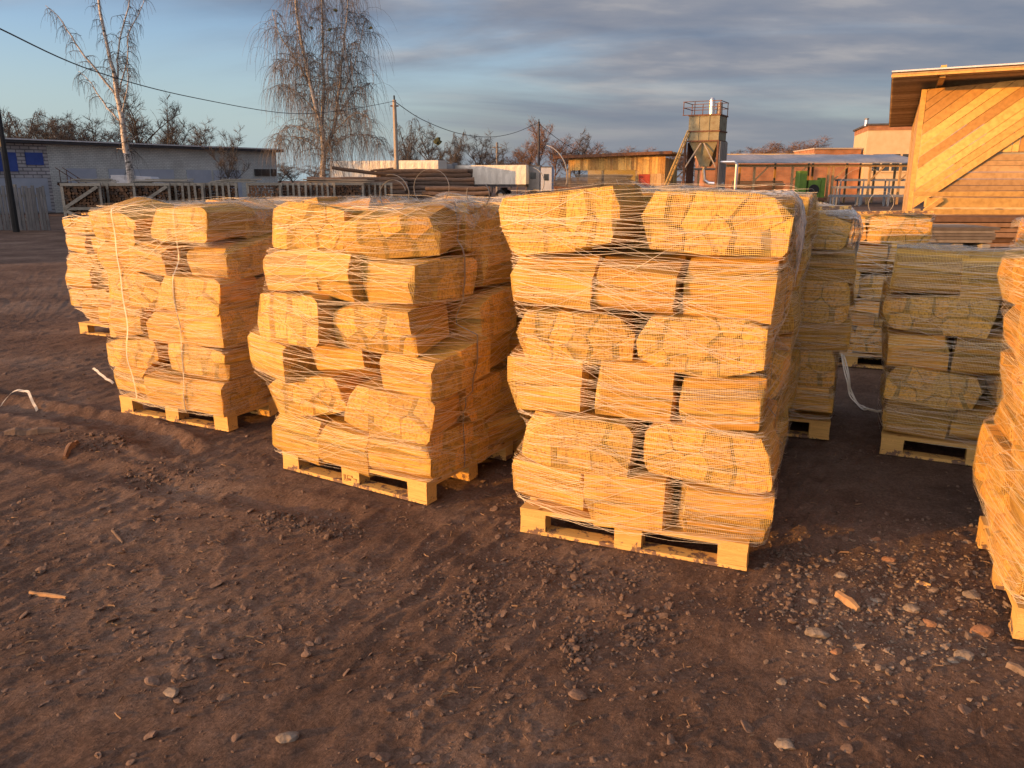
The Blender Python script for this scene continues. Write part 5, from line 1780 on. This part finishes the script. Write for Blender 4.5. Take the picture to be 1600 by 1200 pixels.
# lumber under and in front of the shed
for i, (px0, px1, y0, Y, lab) in enumerate([(868, 935, 277, 56, 'grey stack of boards before the left end of the plank shed'), (900, 985, 272, 58, 'stack of pale boards inside the plank shed'), (925, 1000, 287, 57, 'low dark board stack at the shed opening')]):
    a_ = at(px0, HZ, Y); c_ = at(px1, HZ, Y); h = at(px0, y0, Y).z
    t = thing('board_stack', lab, 'lumber', ((a_.x + c_.x) / 2, Y, 0), R_(-5)); mb = MB(); z = 0.08
    while z < h:
        for k in range(5): mb.box((rng.uniform(-.25, .25), k * 0.2, z), ((c_.x - a_.x) * rng.uniform(.85, 1.05), 0.18, 0.05), (0, rng.uniform(-.006, .006), 0))
        z += 0.075
    s_ = mb.build('boards', M['greyboards'], t)
    for k in (-.35, .35): MB().box((k * (c_.x - a_.x), .4, .02), (0.12, 1.1, 0.1)).build('bearer', M['oldwood'], t)
# rusty red frames by the shed (machinery)
for i, (px, Y, lab) in enumerate([(873, 52, 'rust red metal frame left of the plank shed'), (905, 51, 'dark metal frame before the board stacks')]):
    t = thing('machine_stand', lab, 'stand', (at(px, HZ, Y).x, Y, 0), R_(-10))
    for x_ in (0, 1.6):
        MB().bar((x_, 0, 0), (x_ - 0.25, 0, 1.5), 0.09).build('leg', M['rust'], t)
        MB().bar((x_, 1, 0), (x_ - 0.25, 1, 1.5), 0.09).build('leg', M['rust'], t)
    for y_ in (0, 1): MB().bar((-.3, y_, 1.45), (1.5, y_, 1.35), 0.1).build('beam', M['rust'], t)

# ------------------------------------------------------------------ sawdust tower
f = Facade(1072, 55.0, -28)
b = f.root('sawdust_silo', 'olive rusty sawdust hopper tower with roof railing', 'silo')
u0, z1 = f.uv(1077, 180); u1, _z = f.uv(1125, 180); zb = f.uv(1100, 221)[1]; zh = f.uv(1100, 240)[1]; ze = f.uv(1100, 260)[1]; zm = f.uv(1100, 205)[1]
D_ = (u1 - u0)
MB().box(((u0 + u1) / 2, D_ / 2, (z1 + zb) / 2), (u1 - u0, D_, z1 - zb)).build('bin', M['rustgreen'], b)
for k in range(1, 3): MB().box((u0 + k * D_ / 3, -0.02, (z1 + zb) / 2), (0.05, 0.04, z1 - zb - .1)).build('rib', M['rustgreen'], b)
for z in (z1 - 0.03, zm, zb + 0.03): MB().box(((u0 + u1) / 2, D_ / 2, z), (D_ + .12, D_ + .12, 0.09)).build('belt', M['rust'], b)
mb = MB(); cx = (u0 + u1) / 2
A_ = [(u0 + .05, .05), (u1 - .05, .05), (u1 - .05, D_ - .05), (u0 + .05, D_ - .05)]
B_ = [(cx - .62, D_ / 2 - .62), (cx + .62, D_ / 2 - .62), (cx + .62, D_ / 2 + .62), (cx - .62, D_ / 2 + .62)]
C_ = [(cx - .3, D_ / 2 - .3), (cx + .3, D_ / 2 - .3), (cx + .3, D_ / 2 + .3), (cx - .3, D_ / 2 + .3)]
vs = [(*p, zb) for p in A_] + [(*p, zh) for p in B_] + [(*p, ze) for p in C_]
fs = [(i + r * 4, (i + 1) % 4 + r * 4, (i + 1) % 4 + 4 + r * 4, i + 4 + r * 4) for r in range(2) for i in range(4)] + [(8, 9, 10, 11)]
mb.add(vs, fs).build('hopper_cone', M['rustgreen'], b)
for (x_, y_) in ((u0 - .15, 0), (u1, 0), (u0 - .15, D_), (u1, D_)): MB().box((x_, y_, zb / 2), (0.14, 0.14, zb)).build('leg', M['rust'], b)
MB().bar((u0 - .1, -.03, zh - .9), (u0 + 0.9, -.03, zb - .1), 0.08).build('brace', M['greysteel'], b)
MB().bar((u1 - .05, -.03, zh - .9), (u1 - 0.95, -.03, zb - .1), 0.08).build('brace', M['greysteel'], b)
mb = MB()
for k in range(9): mb.box((u1 + 0.12 + (k % 2) * .03, D_ * (k + .5) / 9, zb / 2), (0.05, D_ / 9, zb - .02))
mb.build('side_sheeting', M['greysteel'], b)
MB().box((u0 - 0.05, D_ * .5, zb / 2), (0.05, D_ * .8, zb - .1)).build('side_sheeting', M['rust'], b)
zr_ = f.uv(1100, 158)[1]
mb = MB()
for x_ in (u0 - .4, u0 + .35, cx + .3, u1):
    for y_ in (0, D_):
        mb.bar((x_, y_, z1), (x_, y_, zr_), 0.045)
for z in (z1 + .55 * (zr_ - z1), zr_):
    for y_ in (0, D_): mb.bar((u0 - .45, y_, z), (u1 + .05, y_, z), 0.04)
    for x_ in (u0 - .4, u1): mb.bar((x_, 0, z), (x_, D_, z), 0.04)
mb.bar((u0 - .45, 0, z1), (u1, 0, z1), 0.05).bar((u0 - .45, D_, z1), (u1, D_, z1), 0.05)
mb.build('roof_railing', M['rust'], b)
zc = f.uv(1108, 151)[1]
MB().tube([(cx + .25, D_ * .4, z1), (cx + .25, D_ * .4, zc - .15), (cx + .25, D_ * .4, zc)], [.21, .21, .12], 14).build('vent_stack', M['silver'], b)
MB().tube([(cx + .75, D_ * .5, z1), (cx + .75, D_ * .5, zc - .3)], [.18, .16], 12).build('vent_stack', M['greysteel'], b)
up, zp = f.uv(1150, 253)
MB().tube([(u1, 0.3, zp), (up - .15, 0.3, zp), (up, .3, zp - .15), (up, .3, 0.3)], 0.10, 8).build('duct', M['silver'], b)
MB().tube([(cx, D_ / 2, ze), (cx - .1, D_ / 2, ze - .2), (cx, D_ / 2, ze - .9), (cx + .3, D_ / 2, ze - 1.1), (u1 + .3, D_ / 2, ze - 1.15)], 0.12, 8).build('duct', M['silver'], b)
# ladder
la = f.uv(1044, 296); lt = f.uv(1076, 204)
t = thing('ladder', 'pale wooden ladder leaning on the sawdust tower', 'ladder', f.o, f.a)
la0 = la[0] - (lt[0] - la[0]) * (la[1] / (lt[1] - la[1]))
for off in (0, 0.45): MB().bar((la0 + off * .2, -1.5 + off, 0), (lt[0] + off * .2, -.15 + off * .4, lt[1]), 0.09).build('rail', M['pallet'], t)
mb = MB()
for k in range(1, 14):
    q = k / 14; x_ = la0 + (lt[0] - la0) * q; mb.bar((x_, -1.5 + 1.35 * q, lt[1] * q), (x_ + .09, -1.05 + 1.08 * q, lt[1] * q), 0.055)
mb.build('rungs', M['pallet'], t)

# ------------------------------------------------------------------ brick and tan buildings behind, long canopy
f = Facade(1100, 100.0, -6)
b = f.root('brick_hall', 'low orange brick hall behind the grey canopy', 'building')
u1, z1 = f.uv(1346, 233); zL = f.uv(1150, 243)[1]; um = f.uv(1272, 240)[0]
MB().box((um / 2, 5, zL / 2), (um, 10, zL)).build('low_wing', M['orangebrick'], b)
MB().box(((um + u1) / 2 + .003, 5, z1 / 2), (u1 - um, 10, z1)).build('wall', M['orangebrick'], b)
MB().box((um / 2, 5, zL + .1), (um + .2, 10.4, .2)).build('parapet', M['tanwall'], b)
MB().box(((um + u1) / 2, 5, z1 + .08), (u1 - um + .2, 10.4, .16)).build('parapet', M['concrete'], b)
mb = MB()
for k in range(14): mb.box((1 + k * um / 14, -.05, zL - .6), (0.5, .12, .35))
mb.build('clerestory_openings', M['glass'], b)
f = Facade(1348, 96.0, -16)
b = f.root('tan_building', 'tall tan plastered building with large window and steel chimney', 'building')
u1, z1 = f.uv(1428, 195); u1 += 4
MB().box((u1 / 2, 6, z1 / 2), (u1, 12, z1)).build('wall', M['tanwall'], b)
zb_ = f.uv(1400, 203)[1]
MB().box((u1 / 2, 5.96, (z1 + zb_) / 2), (u1 + .1, 12.1, z1 - zb_)).build('brick_band', M['orangebrick'], b)
MB().box((u1 / 2, 6, z1 + .1), (u1 + .5, 12.5, .2)).build('roof', M['roofdark'], b)
x0, za, x1, zb2 = rect(f, 1363, 240, 1421, 268)
w_ = MB().box(((x0 + x1) / 2, -.03, (za + zb2) / 2), (x1 - x0, .06, zb2 - za)).build('window', M['glass'], b)
mb = MB()
for k in range(5): mb.box((x0 + (x1 - x0) * k / 4, -.08, (za + zb2) / 2), (.22, .1, zb2 - za + .2))
for z in (za, (za + zb2) / 2, zb2): mb.box(((x0 + x1) / 2, -.09, z), (x1 - x0 + .2, .1, .16))
mb.build('window_frame', M['tanwall'], w_)
uc, zc = f.uv(1356, 184)
MB().tube([(uc, .8, z1), (uc, .8, zc - .2), (uc, .8, zc)], [.22, .22, .26], 10).build('chimney', M['silver'], b)

f = Facade(1020, 66.0, -3)
b = f.root('long_canopy', 'long open canopy with grey sheet roof on timber posts', 'shelter')
u0 = f.uv(1128, 252)[0]; u1, zt = f.uv(1440, 253); zu = f.uv(1300, 257)[1]
n = 26; vs = []; fs = []
for i in range(n + 1):
    u = u0 + (u1 - u0) * i / n
    vs += [(u, -1.0, zt - .02 + .03 * math.sin(i * 1.3)), (u, 5.5, zt + .75 + .03 * math.sin(i * 1.3)), (u, -1.0, zt - .12), (u, 5.5, zt + .62)]
for i in range(n):
    a = i * 4; fs += [(a, a + 4, a + 5, a + 1), (a + 2, a + 3, a + 7, a + 6), (a, a + 2, a + 6, a + 4), (a + 1, a + 5, a + 7, a + 3)]
MB().add(vs, fs).build('roof', M['slate'], b)
MB().box(((u0 + u1) / 2, -.4, zt - .28), (u1 - u0, .14, .2)).build('beam', M['plankside'], b)
for px in (1176, 1235, 1291, 1298, 1355, 1402, 1436):
    u = f.uv(px, 280)[0]
    MB().box((u, -.4, (zt - .38) / 2), (.16, .16, zt - .38)).build('post', M['plankside'], b)
    MB().box((u, 4.8, zt / 2), (.16, .16, zt)).build('post', M['plankside'], b)
    if px not in (1291,): MB().bar((u, -.4, zt - 1.5), (u + 1.1, -.4, zt - .35), .1).build('brace', M['plankside'], b)
# second, lower canopy behind the tower
u2 = f.uv(1022, 262)[0]; u3 = f.uv(1128, 262)[0]; z2 = f.uv(1050, 264)[1]
MB().box(((u2 + u3) / 2, 1.5, z2), (u3 - u2 - .01, 4, .12)).build('lower_roof', M['greyboards'], b)
for px in (1022, 1035, 1052, 1090):
    u = f.uv(px, 280)[0]; MB().box((u, -.3, z2 / 2 - .04), (.13, .13, z2 - .1)).build('post', M['plankside'], b)
for px in (1022, 1052): u = f.uv(px, 280)[0]; MB().bar((u, -.3, z2 - .9), (u + .8, -.3, z2 - .1), .09).build('brace', M['plankside'], b)
# plank partition and stored boards under the canopy
t = thing('board_stack', 'orange stack of timber under the long canopy left of green machine', 'lumber', f.o + f.u * f.uv(1160, 280)[0] + f.n * 3.5, f.a)
mb = MB(); z = .1
while z < 1.9:
    for k in range(3): mb.box((2.2 + rng.uniform(-.1, .1), k * .3, z), (4.2, .26, .08))
    z += .12
mb.build('boards', M['plankside'], t)
for k in (1, 3.4): MB().box((k, .3, .02), (.12, 1, .1)).build('bearer', M['oldwood'], t)

# green machine
gm = Facade(1248, 63.5, -3); t = gm.root('sawmill_machine', 'bright green sawmill machine under the canopy', 'machine')
w1, zg = gm.uv(1291, 267)
MB().box((.35, .6, zg / 2), (.55, 1.2, zg)).build('cabinet', M['greenmach'], t)
MB().box((w1 * .62, .5, zg * .42), (w1 * .45, .9, zg * .62)).build('housing', M['greenmach'], t)
MB().box((w1 * .95, .6, zg * .40), (.35, 1.0, zg * .8)).build('cabinet', M['greenmach'], t)
MB().box((w1 * .55, .45, .45), (w1 * 1.1, 1.3, .25)).build('bed', M['rust'], t)
for x_ in (.2, w1 * .5, w1): MB().box((x_, .5, .2), (.15, 1.0, .4)).build('leg', M['rust'], t)
MB().tube([(w1 * .6, -.05, zg * .45), (w1 * .6, .1, zg * .45)], .4, 16).build('blade_cover', M['black'], t)


# roller tables
def roller(px, Y, L, label, z=1.0):
    t = thing('roller_table', label, 'roller table', (at(px, HZ, Y).x, Y, 0), R_(-4), 'grey steel roller tables before the canopy')
    for y_ in (0, .8): MB().box((L / 2, y_, z), (L, .08, .16)).build('rail', M['greypaint'], t)
    mb = MB(); k = 0.2
    while k < L: mb.tube([(k, .03, z + .06), (k, .77, z + .06)], .05, 6); k += .35
    mb.build('rollers', M['greysteel'], t)
    for x_ in (.2, L / 3, 2 * L / 3, L - .2):
        for y_ in (0, .8): MB().box((x_, y_, z / 2), (.09, .09, z)).build('leg', M['greypaint'], t)
    return t


roller(1302, 60, 6.2, 'nearest low roller table right of the green machine', .75)
roller(1306, 62.5, 6.2, 'middle roller table under the canopy edge', 1.35)
roller(1310, 65, 6.0, 'rear highest roller table under the canopy', 1.9)

# ------------------------------------------------------------------ big timber shed at right
rng = random.Random(51)
f = Facade(1428, 24.0, -25)
b = f.root('timber_shed', 'tall new timber shed with diagonal plank front', 'shed')
UR = f.uv(1760, 200)[0]
_, zroof = f.uv(1437, 140)
poly = [(0.06, 0.0), (UR, 0.0), (UR, zroof + .3), (0.06, zroof)]
pa = f.uv(1427, 325); pb = f.uv(1562, 236)
dd = Vector((pb[0] - pa[0], pb[1] - pa[1])).normalized(); nn = Vector((-dd.y, dd.x)); c0 = pa[0] * nn.x + pa[1] * nn.y
uS = f.uv(1600, 230)[0]
c = c0; mb = MB()
k = 0
while True:
    w = rng.uniform(.19, .27)
    q = clip_poly(poly, -nn.x, -nn.y, -(c + .004)); q = clip_poly(q, nn.x, nn.y, c + w - .008) if len(q) > 2 else []
    if len(q) < 3: break
    y0 = rng.uniform(-.006, .006) - .02; n = len(q)
    vs = [(p[0], y0, p[1]) for p in q] + [(p[0], y0 + .04, p[1]) for p in q]
    mb.add(vs, [tuple(range(n)), tuple(range(2 * n - 1, n - 1, -1))] + [(i, i + n, (i + 1) % n + n, (i + 1) % n) for i in range(n)])
    c += w; k += 1
    if k > 60: break
mb.build('diagonal_cladding', M['plank'], b)
# vertical and horizontal boards right of the diagonal brace
mb = MB(); ux0 = f.uv(1556, 240)[0]; zgt = f.uv(1575, 237)[1]
u = ux0 - .3
while u < UR:
    w = rng.uniform(.16, .24); mb.box((u + w / 2, .07, zgt + .9), (w - .012, .03, 1.8)); u += w
mb.build('vertical_cladding', M['plank'], b)
mb = MB(); z = 0.05; zg2 = f.uv(1575, 250)[1]
while z < zg2:
    h = rng.uniform(.14, .2); ul = max(0.4, (zg2 - 0) * 0 + (pa[0] + (z - pa[1]) / dd.y * dd.x) - .1)
    mb.box(((ul + UR) / 2, .09 + rng.uniform(-.01, .01), z + h / 2), (UR - ul, .03, h - .012), (0, rng.uniform(-.003, .003), 0)); z += h
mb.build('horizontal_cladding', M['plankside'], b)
MB().box((UR / 2, .13, (zg2 + zgt) / 2), (UR - 2, .02, .6)).build('inner_shadow_board', M['oldwood'], b)
MB().box((-0.02, .08, zroof / 2), (.14, .14, zroof)).build('corner_post', M['plank'], b)
# roof: overhanging sheet on joists
zf = f.uv(1395, 116)[1]; 
rt = MB(); ul = -0.92; D1 = -1.6; D2 = 11.0
slope = 0.012
nz = 60; vs = []; fs = []
for i in range(nz + 1):
    u = ul + (UR + 1.5 - ul) * i / nz; zz_ = 5.62 + slope * u
    vs += [(u, D1, zz_ + .10), (u, D2, zz_ - .55), (u, D1, zz_ + .06), (u, D2, zz_ - .59)]
ZR = f.uv(1437, 124)[1]
vs = [(v[0], v[1], v[2] - 5.62 + ZR) for v in vs]
for i in range(nz):
    a = i * 4; fs += [(a, a + 4, a + 5, a + 1), (a + 2, a + 3, a + 7, a + 6), (a, a + 2, a + 6, a + 4), (a + 1, a + 5, a + 7, a + 3)]
fs += [(0, 1, 3, 2), (nz * 4, nz * 4 + 2, nz * 4 + 3, nz * 4 + 1)]
rt.add(vs, fs).build('roof_sheet', M['whitemetal'], b)
mb = MB(); y = D1
while y < D2:      # boards under the sheet, seen from below
    w = .2; mb.box(((ul + UR + 1.5) / 2, y + w / 2, ZR + slope * UR / 2 + .0 - (y - D1) / (D2 - D1) * .65 + .015), (UR + 1.5 - ul - .04, w - .02, .03), (0, -math.atan(slope), 0)); y += w
mb.build('roof_boards', M['plankside'], b)
MB().box(((ul + UR) / 2, D1 + .05, ZR - .01), (UR - ul, .05, .075), (0, -math.atan(slope), 0)).build('fascia', M['plank'], b)
for u in (0.35, 2.75, 5.2, 7.6):
    if u < UR + 1: MB().box((u, (D1 + D2) / 2 + .1, ZR - .28), (.14, D2 - D1 - .3, .32), (-math.atan(.65 / 12.6), 0, 0)).build('rafter', M['plank'], b)
MB().box((UR / 2, .10, ZR - .52), (UR, .12, .2)).build('wall_plate', M['plankside'], b)
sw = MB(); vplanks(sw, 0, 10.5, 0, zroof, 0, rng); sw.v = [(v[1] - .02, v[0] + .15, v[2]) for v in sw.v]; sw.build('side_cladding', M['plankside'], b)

# trestle with long beams in front of the shed, slab heap and board stack
f = Facade(1440, 18.0, -6)
t = f.root('timber_trestle', 'bright timber beams on short posts in front of the shed', 'trestle')
for (x0, y0, x1, y1, d_, nm) in ((1444, 327, 1660, 336, 0, 'beam'), (1466, 311, 1690, 326, .7, 'beam'), (1470, 301, 1690, 309, 1.6, 'beam')):
    a_ = f.uv(x0, y0); c_ = f.uv(x1, y1)
    MB().box(((a_[0] + c_[0]) / 2, d_, (a_[1] + c_[1]) / 2), (c_[0] - a_[0], .12, abs(a_[1] - c_[1])), jit=.01).build(nm, M['plank'], t)
for px in (1463, 1530, 1600, 1650):
    u = f.uv(px, 345)[0]; zt = f.uv(px, 336)[1]
    MB().box((u, .02, zt / 2), (.14, .12, zt - .01)).build('post', M['plank'], t); MB().box((u, 1.2, zt / 2 + .05), (.14, .12, zt + .1)).build('post', M['plankside'], t)
MB().bar((f.uv(1464, 330)[0], .62, f.uv(1464, 330)[1]), (f.uv(1490, 312)[0], .62, f.uv(1490, 312)[1]), .1).build('brace', M['plank'], t)
f = Facade(1452, 15.5, -4)
t = f.root('slab_heap', 'heap of brown rough slabs under the bright beams', 'timber heap')
u1 = f.uv(1660, 340)[0]; z1 = f.uv(1460, 338)[1]; mb = MB(); z = .06
while z < z1:
    for k in range(5): mb.box((u1 / 2 + rng.uniform(-.1, .3), k * .3 + rng.uniform(-.05, .05), z), (u1 + rng.uniform(-.2, .2), .27, .085), (rng.uniform(-.1, .1), rng.uniform(-.01, .01), rng.uniform(-.015, .015)), jit=.012)
    z += .098
mb.build('slabs', M['brownlogs'], t)
f = Facade(1452, 12.5, -4)
t = f.root('board_stack', 'stack of grey and pale boards behind the shaded pallet stacks', 'lumber')
u1 = f.uv(1552, 360)[0]; z1 = f.uv(1460, 353)[1]; z0 = f.uv(1460, 376)[1]; mb = MB(); z = z0
while z < z1:
    for k in range(4): mb.box((u1 / 2 + rng.uniform(-.03, .03), k * .26, z), (u1 + rng.uniform(-.06, .06), .24, .042)); 
    z += .048
mb.build('boards', M['greyboards'], t)
for k in (.12, u1 / 2, u1 - .12): MB().box((k, .4, z0 / 2 - .02), (.12, 1.0, z0 - .04)).build('support', M['oldwood'], t)

# concrete-grey kerb strip of far yard beyond the stacks is part of the ground sheet
